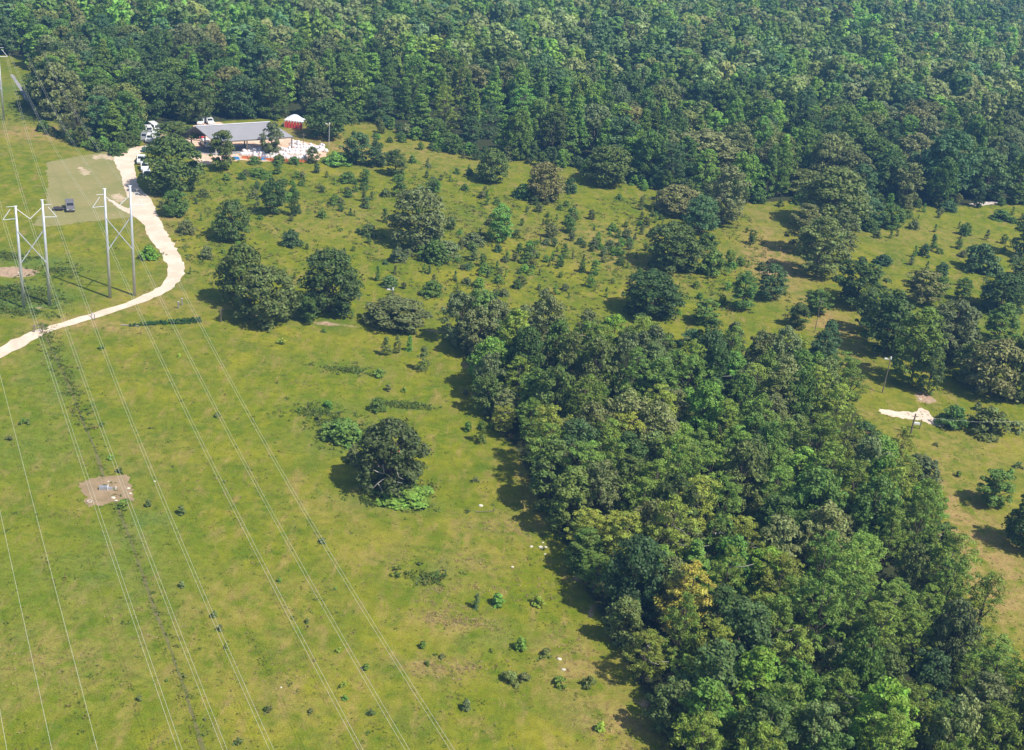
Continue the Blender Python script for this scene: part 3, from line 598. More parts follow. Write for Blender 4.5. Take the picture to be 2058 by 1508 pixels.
def forest_spec(x, y):
    px, py = PR((x, y, 0)); u = rng.random()
    # a band of fresh green sweetgums along the upper meadow, brown oaks to the right
    band = math.exp(-((py - 245 - .09 * (px - 950)) / 75) ** 2) * (1 if 560 < px < 1330 else .25)
    patch = .5 + .5 * math.sin(x * .021 + 2) * math.sin(y * .033 + x * .01)
    if u < .12 + .55 * band: key = rng.choice(['sweet', 'sweet', 'pine', 'mid']); kd = 'cone' if rng.random() < .7 else 'tall'; wd = rng.uniform(7, 10.5); ht = rng.uniform(11, 15.5)
    elif u < .55 + .1 * patch: key = rng.choice(['grey', 'blue', 'oak', 'dark', 'mid']); kd = rng.choice(['round', 'tall', 'rag', 'round']); wd = rng.uniform(10, 15.5); ht = rng.uniform(10, 14.5)
    elif u < .66 + .12 * patch: key = rng.choice(['brown', 'olive', 'olive', 'grey']); kd = rng.choice(['round', 'wide']); wd = rng.uniform(11.5, 16); ht = rng.uniform(10, 13)
    else: key = rng.choice(['pine', 'mid', 'blue', 'grey', 'sweet']); kd = rng.choice(['tall', 'rag', 'pine', 'round']); wd = rng.uniform(8, 12.5); ht = rng.uniform(9, 14.5)
    return key, kd, wd, ht
FE = [(p.x, p.y) for p in FOREST]
near = fp[:290]; far = fp[290:]
NB = MB
for (x, y) in near:
    key, kd, wd, ht = forest_spec(x, y); px, py = PR((x, y, 0))
    Z = [(60, 'beside the line corridor'), (240, 'above the tan grass corner'), (330, 'behind the parking cluster'), (430, 'behind the left end of the roof'), (540, 'behind the ridge of the roof'), (640, 'behind the tent'), (720, 'behind the dark oak at the yard'), (820, 'above the left of the upper meadow'),
         (930, 'above the middle of the upper meadow'), (1050, 'behind the round dark oak'), (1170, 'behind the brown olive round oak'), (1290, 'behind the big round oak'), (1420, 'behind the largest brown oak'), (1560, 'behind the lamp post'), (1720, 'behind the central tree group'), (1850, 'behind the grey tree'), (1960, 'left of the pale sand strip'), (9999, 'right of the pale sand strip')]
    zone = next(z_ for x_, z_ in Z if px < x_); dp_ = edge_d(x, y, FE); rowf = 'front forest row' if dp_ < 7 else ('second forest row' if dp_ < 15 else ('third forest row' if dp_ < 24 else 'deeper forest row'))
    tree('sweetgum_tree' if kd == 'cone' else ('oak_tree' if key in ('oak', 'olive', 'brown') else ('pine_tree' if kd == 'pine' else 'broadleaf_tree')), kd, (x, y, 0), wd, ht * .95, key,
         f"{'narrow pointed ' if kd == 'cone' else ('broad ' if wd > 10 else '')}{DESC[key]} {zone}, {rowf}", 'trees along the forest front', 'tree', bare=.02)
FRG = smoothp([(95, 262), (150, 290), (215, 304), (255, 298), (283, 262)], 6)[:-1] + smoothp([(620, 240), (700, 248), (735, 242), (800, 266), (850, 280), (900, 304), (985, 322), (1060, 326), (1140, 334), (1200, 348), (1290, 376), (1360, 388), (1500, 412), (1720, 412), (1850, 417), (2070, 412)], 6)
for i_, (px, py) in enumerate(FRG):
    g_ = G(px + rng.normal() * 5, py + rng.normal() * 3); wd = rng.uniform(2.2, 5.2)
    if not free(g_.x, g_.y, 0): continue
    kd = 'bush' if rng.random() < .65 else 'rag'; zone = next(z_ for x_, z_ in Z if px < x_)
    key = rng.choice(['mid', 'sweet', 'grey', 'oak', 'blue'])
    tree('bush' if kd == 'bush' else 'broadleaf_tree', kd, g_, wd, wd * (rng.uniform(.55, .8) if kd == 'bush' else rng.uniform(.9, 1.3)), key, f"{DESC[key].replace(' leafy tree', '').replace(' oak', '').replace(' tree', '')} {'bush' if kd == 'bush' else 'small tree'} at the forest foot, {zone}", 'undergrowth along the forest foot', 'bush' if kd == 'bush' else 'tree', bare=.02)
# the rest of the forest: too many to count, one mesh
FPRO = {}
for kind, nl, per, lf in (('round', 60, 28, .046), ('wide', 60, 28, .045), ('tall', 56, 26, .054), ('cone', 50, 26, .058), ('rag', 54, 26, .052), ('pine', 60, 24, .052)):
    FPRO[kind] = [crown_np(kind, 900 + 7 * j + len(kind), nl, per, lf, tri=True)[0] for j in range(4)]
VS = []; CS = []
for (x, y) in far:
    key, kd, wd, ht = forest_spec(x, y); v = random.choice(FPRO[kd]); 
    if not inframe((x, y), 60): v = v[::2]
    a_ = rng.uniform(0, 6.28); ca, sa = math.cos(a_), math.sin(a_)
    q = np.empty(v.shape, np.float32); q[..., 0] = (v[..., 0] * ca - v[..., 1] * sa) * wd + x; q[..., 1] = (v[..., 0] * sa + v[..., 1] * ca) * wd + y; q[..., 2] = .3 + v[..., 2] * ht
    VS.append(q.reshape(-1, 3)); c_ = np.array(tint(key, .17)[:3] + (1,), np.float32); c_[:3] *= 1.35; c_[0] *= (.85 if key == 'brown' else 1); CS.append(np.tile(c_, (len(v), 1)))
VS = np.concatenate(VS); CS = np.concatenate(CS)
me = mesh_np('forest', VS, 3, np.arange(len(VS)), LEAFS)
ca_ = me.attributes.new('tint', 'FLOAT_COLOR', 'FACE'); ca_.data.foreach_set('color', CS.ravel())
mobj('forest', me, label='far mixed forest covering all the land behind the meadows', cat='forest', kind='stuff')
print('forest near', len(near), 'far', len(far), 'tris', len(CS))

# ------------------------------------------------------------------ scrub saplings in the meadows
SCRUB = gp([(310, 400), (420, 350), (620, 345), (760, 370), (860, 330), (980, 390), (1200, 400), (1300, 400), (1500, 430), (1580, 560), (1620, 620), (1400, 640), (1200, 690), (900, 650), (720, 600), (560, 560), (400, 600), (370, 520)])
RIGHTM = gp([(1700, 470), (1850, 425), (2058, 425), (2058, 640), (1800, 600), (1700, 540)])
UPM = gp([(700, 250), (860, 290), (1000, 340), (880, 380), (700, 310)])
sp = []
for poly, n_, zn in ((SCRUB, 330, 'scrubby meadow'), (RIGHTM, 40, 'right meadow'), (UPM, 26, 'upper meadow')):
    P_ = np.array([(p.x, p.y) for p in poly]); lo = P_.min(0); hi = P_.max(0); k = 0; tries = 0
    while k < n_ and tries < 9000:
        tries += 1; q = lo + (hi - lo) * rng.random(2)
        if not inpoly(q[0], q[1], [(a_[0], a_[1]) for a_ in P_]): continue
        dens = .5 + .5 * math.sin(q[0] * .16 + 1.3) * math.sin(q[1] * .13 + .5); px, py = PR((q[0], q[1], 0))
        if poly is SCRUB:
            core = math.exp(-((px - 1150) / 270) ** 2 - ((py - 520) / 75) ** 2) + .7 * math.exp(-((px - 600) / 160) ** 2 - ((py - 385) / 45) ** 2) + .6 * math.exp(-((px - 900) / 120) ** 2 - ((py - 560) / 60) ** 2)
            dens = (.12 + .9 * core) * (.4 + .6 * dens)
        if rng.random() > dens or not free(q[0], q[1], .8) or inpoly(q[0], q[1], BE) or inpoly(q[0], q[1], [(a_.x, a_.y) for a_ in FOREST]): continue
        if 400 < py < 740 and abs(px - np.interp(py, [400, 510, 590, 660, 740], [1525, 1548, 1600, 1670, 1718])) < 22: continue
        k += 1; sp.append((q[0], q[1], px, py, zn))
for (x, y, px, py, zn) in sp:
    u = rng.random(); big_ = rng.random() < .2
    if u < .30: kd = 'cedar'; ht = rng.uniform(1.1, 2.3) * (1.6 if big_ else 1); wd = ht * rng.uniform(.6, .95)
    elif u < .62: kd = 'rag'; ht = rng.uniform(1.2, 2.4) * (1.6 if big_ else 1); wd = ht * rng.uniform(.7, 1.1)
    else: kd = 'bush'; wd = rng.uniform(1.4, 3.0) * (1.4 if big_ else 1); ht = wd * rng.uniform(.5, .75)
    key = rng.choice(['blue', 'mid', 'mid', 'grey', 'grey', 'olive', 'sweet', 'pine']); nmx = 'sapling' if kd != 'bush' else 'bush'
    side = 'left part' if px < 760 else ('middle part' if px < 1150 else 'right part')
    side = ('far ' if py < 440 else ('near ' if py > 540 else '')) + side
    zz = f"{side} of the scrubby meadow" if zn == 'scrubby meadow' else zn
    tree(nmx, kd, (x, y, 0), wd, ht, key, f"{'larger' if big_ else 'small'} {DESC[key].split(' ')[0]} {'green upright sapling' if kd == 'cedar' else 'green spreading sapling' if kd == 'rag' else 'green rounded bush'} in the {zz}".replace('green green', 'green'), 'saplings and bushes of the meadows', nmx, bare=.02, parts=(wd > 1.6))
# single weeds of the open meadow, listed where they stand
W_ = [(430, 1240, 16), (443, 1266, 14), (366, 1180, 16), (457, 1302, 12), (690, 1380, 14), (693, 1407, 12), (735, 1346, 16), (681, 1310, 12), (936, 1426, 26), (957, 1222, 18), (1000, 1215, 30), (849, 1302, 18), (888, 1323, 12), (858, 1336, 12), (1045, 1305, 30), (1097, 1318, 22), (1025, 1368, 30), (1055, 1368, 22), (1125, 1378, 24), (1183, 1380, 28), (1080, 1217, 24), (1205, 1468, 24),
      (250, 1020, 24), (298, 1018, 16), (365, 1033, 22), (436, 838, 12), (240, 950, 14), (222, 924, 12), (205, 856, 10), (45, 852, 14), (20, 885, 12), (57, 852, 12), (205, 702, 12), (540, 1430, 16), (480, 1495, 18), (280, 1408, 14), (535, 1428, 12), (746, 1437, 16), (625, 1432, 12), (617, 1252, 12), (562, 1170, 12), (648, 1091, 14), (965, 890, 26), (940, 866, 22), (986, 860, 16), (850, 745, 28), (776, 714, 22), (798, 708, 20), (822, 706, 18), (762, 758, 20), (780, 785, 16), (812, 788, 12),
      (650, 668, 10), (955, 968, 12), (800, 1160, 10), (788, 1158, 10), (566, 692, 14), (360, 717, 8), (335, 1370, 8), (372, 1362, 10), (412, 1448, 8), (675, 1185, 8), (1008, 792, 16), (935, 793, 14), (660, 818, 18), (640, 845, 14), (600, 828, 12), (1390, 1600, 20), (1880, 896, 10), (1925, 958, 14), (2040, 866, 26), (2030, 958, 20), (2045, 940, 16), (1965, 824, 18)]
for i, (px, py, wp) in enumerate(W_):
    g_ = G(px, py); s_ = SC(g_); wd = wp / s_ * 1.4; kd = 'weed'; ht = wd * .55
    if (px, py) in ((957, 1222), (965, 890), (850, 745), (776, 714), (798, 708), (822, 706)): kd = 'cedar'; ht = wd * 1.3
    row_ = 'above the lone oak' if py < 850 else ('level with the lone oak' if py < 1050 else ('below the lone oak' if py < 1250 else ('in the lower meadow' if py < 1360 else 'near the bottom edge')))
    loc_ = (f"{'left' if px < 300 else ('right' if px > 560 else 'centre')} under the cables" if px < 760 else ('in the lower right meadow' if px > 1800 else ('left of the dense wood' if px > 930 else 'in the open meadow'))) + ', ' + row_
    tree('weed_clump' if kd == 'weed' else 'sapling', kd, g_, wd, ht, rng.choice(['lime', 'sweet', 'pine', 'olive', 'grey']), f"{'small' if wp < 15 else 'larger'} green {'weed clump' if kd == 'weed' else 'sapling'} {loc_}", 'weed clumps in the open meadow', 'weed' if kd == 'weed' else 'sapling', bare=.0, parts=False)
# hedge row south of the road
hb = empty('hedge', G(330, 650), 0, label='low straight green hedge row just below the road bend', cat='hedge')
H0, H1 = G(262, 656), G(398, 648); vsl = []
for i in range(26):
    p_ = H0.lerp(H1, i / 25) - hb.location; v = crown_np('bush', 300 + i, 16, 22, .085)[0]; k = .7 + .5 * (i / 25); w_ = 1.25 * k
    q = v * np.array([w_, w_, .8 * k]) + np.array([p_.x + rng.normal() * .1, p_.y + rng.normal() * .12, 0]); vsl.append(q)
q = np.concatenate(vsl); hm = mobj('foliage', mesh_np('hedge', q.reshape(-1, 3), 4, np.arange(len(q) * 4), LEAF), None, hb); hm.color = (.07, .16, .04, 1)
MB().tube([tuple(H0 - hb.location + Vector((-1.8, 0, .1))), tuple(H0 - hb.location + Vector((1.5, .1, .15)))], .09).build('dead_stem', PALEBARK, hb)
# weeds along the ditch, tall grass and small ground plants: nobody could count them
def ground_cover(name, pts, sizes, cols, label, cat, lean=.0):
    VV = []; CC = []
    for (x, y), s_, c_ in zip(pts, sizes, cols):
        n = 9; cen = rng.normal(size=(n, 3)) * [s_ * .35, s_ * .35, s_ * .12]; cen[:, 2] = np.abs(cen[:, 2]) + s_ * .12
        nr = unit(n, rng); nr[:, 2] = np.abs(nr[:, 2]) + .4; nr /= np.linalg.norm(nr, axis=1, keepdims=True); a = np.cross(nr, unit(n, rng)); a /= np.linalg.norm(a, axis=1, keepdims=True); bb = np.cross(nr, a)
        l_ = s_ * rng.uniform(.16, .36, n)[:, None]; tri_ = np.stack([cen + a * l_, cen - a * l_ * .6 + bb * l_ * .7, cen - a * l_ * .6 - bb * l_ * .7], 1); tri_[..., 2] = np.maximum(tri_[..., 2], .01)
        VV.append((tri_ + np.array([x, y, 0])).reshape(-1, 3)); CC.append(np.tile(np.array(c_ + (1,), np.float32), (n, 1)))
    VV = np.concatenate(VV); CC = np.concatenate(CC); me = mesh_np(name, VV, 3, np.arange(len(VV)), LEAFS)
    a_ = me.attributes.new('tint', 'FLOAT_COLOR', 'FACE'); a_.data.foreach_set('color', CC.ravel()); mobj(name, me, label=label, cat=cat, kind='stuff')
pts = []; sz = []; cl = []
gcol = [(.10, .15, .02), (.13, .19, .02), (.17, .21, .025), (.075, .12, .018), (.24, .21, .05)]
for i in range(len(DP) - 1):
    ln = (DP[i + 1] - DP[i]).length
    for k in range(int(ln * (7 if i < 13 else 2.6))):
        p_ = DP[i].lerp(DP[i + 1], rng.random()); pts.append((p_.x + rng.normal() * (.9 if i < 13 else .4) + .3, p_.y + rng.normal() * .5)); sz.append(rng.uniform(.25, .75) if i < 13 else rng.uniform(.2, .5)); cl.append(gcol[rng.integers(0, 5)])
ground_cover('ditch_weeds', pts, sz, cl, 'dark weeds growing along the straight ditch through the meadow', 'weeds')
pts = []; sz = []; cl = []
FO = [(p.x, p.y) for p in FOREST]; RD = [(p.x, p.y) for p in gp(road_r + road_l[::-1])]; LW = [(p.x, p.y) for p in gp([(93, 327), (240, 300), (280, 437), (66, 452)])]
PT = [(p.x, p.y) for p in gp([(160, 972), (255, 954), (273, 1004), (178, 1020)])]
cand = np.stack([rng.uniform(-110, 150, 190000), 88 + 320 * rng.random(190000) ** 1.7], 1)
ok = ~(inpoly(cand[:, 0], cand[:, 1], BE) | inpoly(cand[:, 0], cand[:, 1], FO) | inpoly(cand[:, 0], cand[:, 1], RD) | inpoly(cand[:, 0], cand[:, 1], LW) | inpoly(cand[:, 0], cand[:, 1], PT))
# clumpy: keep where a smooth field is high
fld = np.sin(cand[:, 0] * .31 + 2 * np.sin(cand[:, 1] * .11)) * np.sin(cand[:, 1] * .27 + 1.5 * np.sin(cand[:, 0] * .09)) + .6 * np.sin(cand[:, 0] * .9 + cand[:, 1] * .7)
ok &= (rng.random(len(cand)) < np.clip(.22 + .3 * fld, .03, .8)); cand = cand[ok]
gcol += [(.36, .28, .11), (.42, .32, .15)]
for x, y in cand: pts.append((x, y)); sz.append(rng.uniform(.12, .32) * (1 + 1.1 * (rng.random() < .04))); cl.append(gcol[rng.choice(6, p=[.15, .25, .28, .04, .23, .05])])
for (px, py, rx, ry, n_) in ((900, 1240, 4, 1.2, 260), (930, 1255, 3, .8, 160), (870, 1345, 3, 1.2, 180), (960, 1130, 3, 1.5, 120), (1000, 1060, 4, 2, 160), (880, 1185, 2, .8, 90), (940, 1340, 2, 1, 100), (800, 1130, 3, 2, 60), (970, 1180, 3, 1, 90), (890, 1215, 3, 1, 90), (1060, 1180, 3, 3, 120), (1150, 1300, 3, 4, 160), (1240, 1460, 4, 3, 140), (610, 770, 3, 1.2, 60), (300, 1250, 6, 5, 90), (100, 1340, 6, 4, 140), (590, 1350, 5, 4, 80), (480, 980, 5, 4, 70), (1230, 505, 7, 3, 200), (1100, 480, 8, 4, 160)):
    g_ = G(px, py)
    for _ in range(int(n_ * .55)): pts.append((g_.x + rx * .75 * rng.normal(), g_.y + ry * .6 * rng.normal())); sz.append(rng.uniform(.14, .4)); cl.append(gcol[5 + (rng.random() < .4)])
SB = [(p.x, p.y) for p in SCRUB]; lo_ = np.min(SB, 0); hi_ = np.max(SB, 0); cc = lo_ + (hi_ - lo_) * rng.random((16000, 2))
okc = inpoly(cc[:, 0], cc[:, 1], SB) & ~inpoly(cc[:, 0], cc[:, 1], BE) & ~inpoly(cc[:, 0], cc[:, 1], FO) & ~inpoly(cc[:, 0], cc[:, 1], RD)
f2 = np.sin(cc[:, 0] * .23 + 2 * np.sin(cc[:, 1] * .17)) * np.sin(cc[:, 1] * .21 + 1.5 * np.sin(cc[:, 0] * .13)) + .5 * np.sin(cc[:, 0] * .7 + cc[:, 1] * .5)
okc &= rng.random(len(cc)) < np.clip(.35 + .5 * f2, .04, .95)
for x, y in cc[okc]: pts.append((x, y)); sz.append(rng.uniform(.3, .95)); cl.append(gcol[rng.choice(5, p=[.24, .28, .18, .08, .22])])
for (px, py, rx, ry, n_) in ((30, 590, 7, 4, 420), (70, 600, 6, 3.5, 260), (15, 515, 6, 2.4, 200), (120, 545, 5, 4, 160), (25, 625, 7, 2, 260), (815, 815, 3.6, .9, 300), (690, 870, 4.5, 3.5, 420), (640, 830, 6, 3, 180), (790, 1012, 4.8, 1.3, 300), (845, 985, 2, 2, 120), (40, 215, 6, 12, 260), (70, 240, 6, 5, 140), (880, 510, 4, 3, 120), (1940, 690, 12, 6, 500), (1960, 620, 12, 5, 260), (700, 745, 5, 2, 120), (860, 1160, 3, 2, 90), (300, 515, 1.8, 2.4, 90)):
    g_ = G(px, py)
    for _ in range(n_): a_ = rng.uniform(0, 6.28); r_ = abs(rng.normal()) * .62; pts.append((g_.x + rx * r_ * math.cos(a_), g_.y + ry * r_ * math.sin(a_))); sz.append(rng.uniform(.35, .95)); cl.append(gcol[rng.choice(4)])
ground_cover('grass_tufts', pts, sz, cl, 'low grass tufts and weeds scattered over the meadows', 'grass')
print('tufts', len(pts))
# ------------------------------------------------------------------ power line towers and wires
LD = Vector((.48, -.877, 0)).normalized(); LN = Vector((.877, .48, 0)).normalized()
def h_tower(c, hl, hr, att_h, label, sp=2.25):
    e = empty('transmission_tower', c, 0, label=label, cat='transmission tower', group='steel towers of the power line')
    pl, pr = -LN * sp, LN * sp
    for p, h in ((pl, hl), (pr, hr)):
        po = MB().tube([p + Vector((0, 0, -.2)), p + Vector((0, 0, h))], [.31, .19], 12).build('pole', STEEL, e, smooth=True)
        MB().tube([p + Vector((0, 0, h)) - LN * .32, p + Vector((0, 0, h)) + LN * .32], .07).build('cap_arm', STEEL, po)
    z0, z1 = att_h - 7.8, att_h - 1.2; z0 = att_h - 8.6; z1 = att_h - 2.2
    for s in (-1, 1): MB().tube([-LN * sp * s + LD * .18 * s + Vector((0, 0, z1)), LN * sp * s + LD * .18 * s + Vector((0, 0, z0))], .10, 6).build('cross_brace', STEEL, e)
    za = att_h + .9
    for s in (-1, 1):
        tip = LN * s * (sp + 2.2) + Vector((0, 0, att_h))
        a_ = MB().tube([LN * s * sp + Vector((0, 0, att_h + .1)), tip + Vector((0, 0, .0))], [.065, .05]).build('lower_arm', STEEL, e)
        MB().tube([LN * s * (sp + .9) + Vector((0, 0, att_h + 1.9)), tip + Vector((0, 0, .05))], [.07, .07]).build('insulator', WHITE, e)
        MB().tube([LN * s * (sp) + Vector((0, 0, att_h + 2.35)), LN * s * (sp + 1.5) + Vector((0, 0, att_h + 2.35))], [.05, .04]).build('upper_arm', STEEL, e)
        MB().tube([LN * s * .95 * sp + Vector((0, 0, att_h + 1.9)), Vector((0, 0, att_h - .1))], [.07, .07]).build('insulator', WHITE, e)
    return e
CT1 = (G(52, 612) + G(97, 620)) / 2; CT2 = (G(224, 600) + G(268, 593)) / 2; FT = G(8, 242) - LN * 2.25
h_tower(CT1, 19.3, 20.2, 16.9, 'left one of the two nearest steel pole towers above the sand road')
h_tower(CT2, 21.3, 21.6, 17.9, 'right one of the two nearest steel pole towers, next to the sand road')
h_tower(FT, 19.5, 20, 16.8, 'far steel tower by the forest at the left edge')
FT2 = FT + (CT2 - CT1)
h_tower(FT2 - LN * 29, 19.5, 20, 16.8, 'farther tower outside the left edge') if False else None
def wire(p0, p1, sag, label, group, twin=True):
    e = empty('power_cable', p0, 0, label=label, cat='power cable', group=group)
    for o_ in ((-.19, .19) if twin else (0,)):
        n = 60; pl = []
        for i in range(n + 1):
            s_ = i / n; q = p0.lerp(p1, s_); q = q + LN * o_; q.z -= 4 * sag * s_ * (1 - s_); pl.append(q - p0)
        MB().tube(pl, .014 if twin else .016, 5).build('strand', WIRE, e)
LEN = 205.0
names = ['left', 'middle', 'right']
for C_t, tl, atth, sags, sp_ in ((CT1, 'left tower', 16.9, (3.0, 5.6, 6.9), 4.35), (CT2, 'right tower', 17.9, (5.1, 5.9, 6.8), 4.3)):
    for i, s_ in enumerate((-1, 0, 1)):
        p0 = C_t + LN * sp_ * s_ + Vector((0, 0, atth - .3)); p1 = p0 + LD * LEN
        wire(p0, p1, sags[i], f"twin cable from the {names[i]} arm of the {tl}, crossing the meadow", 'twin cables crossing the meadow')
for i, s_ in enumerate((-1, 0, 1)):
    p0 = CT1 + LN * 4.35 * s_ + Vector((0, 0, 16.6)); p1 = FT + LN * 4.35 * s_ + Vector((0, 0, 16.5))
    wire(p0, p1, 3.0, f"twin cable from the {names[i]} arm of the left tower toward the far tower", 'twin cables behind the towers')
    p0 = CT2 + LN * 4.3 * s_ + Vector((0, 0, 17.6)); p1 = p0 - LD * 130 + LN * 0; p1.z = 17
    wire(p0, p1, 3.0, f"twin cable from the {names[i]} arm of the right tower over the mown grass", 'twin cables behind the towers')
for i, (a, c) in enumerate((((0, 765), (200, 1508)), ((0, 1037), (107, 1508)), ((-20, 1330), (15, 1508)))):
    hh = 13.5; A_p, B_p = G(a[0], a[1], hh), G(c[0], c[1], hh); A2 = B_p - LD * 110; B2 = B_p + LD * 60
    wire(A2, B2, .0 if False else 1.2, ('right', 'middle', 'left')[i] + 'most of the three single cables at the left edge', 'single cables at the left edge', twin=False)

# ------------------------------------------------------------------ vehicles
def car_proto(kind, paint, label, group, loc, rz):
    e = empty({'suv': 'suv', 'car': 'parked_car', 'pickup': 'pickup_truck', 'van': 'van'}[kind], loc, rz, label=label, group=group, cat={'suv': 'car', 'car': 'car', 'pickup': 'pickup truck', 'van': 'van'}[kind])
    if kind == 'van': prof = [(-2.6, .35), (2.5, .35), (2.6, .8), (2.35, 1.1), (1.8, 1.3), (1.3, 2.1), (-2.55, 2.15), (-2.65, 1.2)]
    elif kind == 'suv': prof = [(-2.35, .35), (2.3, .35), (2.4, .75), (2.3, 1.05), (1.15, 1.15), (.55, 1.75), (-2.0, 1.8), (-2.35, 1.15)]
    elif kind == 'pickup': prof = [(-2.7, .4), (2.6, .4), (2.7, .8), (2.6, 1.1), (1.45, 1.2), (.9, 1.8), (-.7, 1.82), (-.85, 1.15), (-2.7, 1.15)]
    else: prof = [(-2.2, .3), (2.15, .3), (2.25, .65), (2.1, .88), (1.05, .98), (.35, 1.45), (-1.2, 1.47), (-1.95, 1.0), (-2.25, .85)]
    bd = MB(); bd.prism(prof, -.88, .88); bo = bd.build('body', paint, e)
    zr = max(p[1] for p in prof)
    # glass: windscreen, rear window and side windows set 2-3 mm proud
    def slab(a, c, y0=-.74, y1=.74, nm='windscreen'):
        d = (Vector((c[0], 0, c[1])) - Vector((a[0], 0, a[1]))); n_ = Vector((d.z, 0, -d.x)).normalized() * .012
        if n_.z < 0: n_ = -n_
        A0 = Vector((a[0], 0, a[1])) + d * .08 + n_; C0 = Vector((a[0], 0, a[1])) + d * .92 + n_
        MB().poly([(A0.x, y0, A0.z), (A0.x, y1, A0.z), (C0.x, y1 * .92, C0.z), (C0.x, y0 * .92, C0.z)]).build(nm, GLASS, e)
    if kind == 'van': slab(prof[4], prof[5]); sw = (-.2, 1.25, 1.3, 1.95)
    elif kind == 'suv': slab(prof[4], prof[5]); slab(prof[7], prof[6], nm='rear_window'); sw = (-1.9, .6, 1.18, 1.66)
    elif kind == 'pickup': slab(prof[4], prof[5]); slab(prof[7], prof[6], nm='rear_window'); sw = (-.6, .95, 1.2, 1.7)
    else: slab(prof[4], prof[5]); slab(prof[7], prof[6], nm='rear_window'); sw = (-1.3, .45, 1.0, 1.36)
    for s in (-1, 1): MB().poly([(sw[0], s * .885, sw[2]), (sw[1] + .25, s * .885, sw[2]), (sw[1] - .15, s * .885, sw[3]), (sw[0] + .15, s * .885, sw[3])]).build('side_window', GLASS, e)
    L_ = prof[1][0]
    for x in (-L_ * .62, L_ * .62):
        for s in (-1, 1):
            wh = MB().tube([(x, s * .70, .34), (x, s * .92, .34)], .34, 12).build('wheel', RUBBER, e); MB().tube([(x, s * .92, .34), (x, s * .935, .34)], .2, 10).build('rim', SILVER, wh)
    for s in (-1, 1): MB().box(prof[2][0] - .06, prof[2][0] + .015, s * .62 - .16, s * .62 + .16, .68, .84).build('headlight', LAMPM, e)
    if kind == 'pickup': MB().box(-2.55, -.95, -.75, .75, 1.152, 1.17).build('truck_bed', BLACK, e)
    return e
UPX = math.atan2(-LD.y, -LD.x)
def face(px, py, deg): return G(px, py), math.radians(deg)
CARS = [('pickup', WHITE, 284, 326, -76, 'first white pickup truck at the inner side of the drive bend'), ('suv', WHITE, 291, 341, -72, 'white car second in the row at the drive bend'), ('suv', WHITE, 295, 357, -68, 'white car nearest the camera in the row, half under the oak'),
        ('car', DARKGREEN, 303, 305, 200, 'dark green car at the edge of the drive beside the oak'),
        ('car', WHITE, 288, 275, -80, 'white car at the left of the parking cluster'), ('suv', WHITE, 299, 268, -62, 'white car in the back row of the parking cluster'), ('car', SILVER, 300, 275, -74, 'silver car in the middle of the parking cluster'),
        ('suv', WHITE, 302, 284, -82, 'white car in the front row of the parking cluster'), ('van', WHITE, 312, 264, -50, 'white van at the back right of the parking cluster'), ('suv', WHITE, 313, 278, -66, 'white car at the right of the parking cluster'), ('suv', SILVER, 291, 281, -78, 'silver car at the front left of the parking cluster'),
        ('car', WHITE, 404, 249, -80, 'white car behind the left end of the roof'), ('car', WHITE, 421, 248, -60, 'white car behind the roof, right of the other'), ('pickup', WHITE, 413, 293, -60, 'white pickup truck at the left end of the pavilion'), ('pickup', RED, 404, 275, -70, 'red truck parked under the left gable')]
for (kd, pt, px, py, deg, lab) in CARS: car_proto(kd, pt, lab, 'vehicles parked at the yard', *face(px, py, deg))
car_proto('suv', simple('dull_grey_paint', (.20, .185, .19), .4, .1, .04), 'silver grey car with black front alone on the mown grass', 'vehicles on the mown grass', *face(141, 421, -66))
p_, a_ = face(117, 422, 12)
tr_ = empty('trailer', p_, a_, label='low dark flat trailer lying left of the grey car on the mown grass', cat='trailer', group='vehicles on the mown grass')
MB().box(-1.1, 1.1, -.8, .8, .25, .42).build('deck', BLACK, tr_); MB().tube([(1.1, 0, .33), (1.9, 0, .3)], .05).build('drawbar', STEEL, tr_)
for s in (-1, 1): MB().tube([(-.2, s * .82, .28), (-.2, s * .98, .28)], .26, 10).build('wheel', RUBBER, tr_)
MB().box(-1.0, 1.0, -.7, .7, .42, .55, .9).build('load_cover', simple('dark_tarp', (.07, .055, .06), .8), tr_)

# ------------------------------------------------------------------ the pavilion
HR, HE = 7.0, 3.6
RL, RR_ = G(392, 254, HR), G(539, 243, HR); EL = G(431, 285.5, HE); ER0 = G(586, 278, HE)
rd_ = (RR_ - RL).normalized(); ed_ = (ER0 - EL).normalized(); ax_ = (rd_ + ed_).normalized()
RR_ = RL + ax_ * (RR_ - RL).dot(ax_); ER = EL + ax_ * (ER0 - EL).dot(ax_) * 1.05; print('roof', PR(RR_), PR(ER))
pv = empty('pavilion', (RL + RR_ + EL + ER) / 4 * Vector((1, 1, 0)) if False else Vector(((RL.x + ER.x) / 2, (RL.y + ER.y) / 2, 0)), 0, label='open-sided pavilion with a long grey metal roof at the forest edge', cat='building')
o_ = pv.location
BL, BR = Vector((2 * RL.x - EL.x, 2 * RL.y - EL.y, HE)), Vector((2 * RR_.x - ER.x, 2 * RR_.y - ER.y, HE))
rm = MB(); th = Vector((0, 0, -.18))
for A, B_, C2, D in ((RL, RR_, ER, EL), (RR_, RL, BL, BR)):
    q = [A - o_, B_ - o_, C2 - o_, D - o_]; rm.poly(q[::-1]); rm.poly([p + th for p in q]); 
    for i in range(1, 4): rm.poly([q[i], q[(i + 1) % 4], q[(i + 1) % 4] + th, q[i] + th])
rm.build('roof', ROOFM, pv)
MB().tube([RL - o_ + Vector((0, 0, .06)), RR_ - o_ + Vector((0, 0, .06))], .14, 6).build('ridge_cap', simple('ridge_metal', (.5, .5, .53), .5, .3), pv)
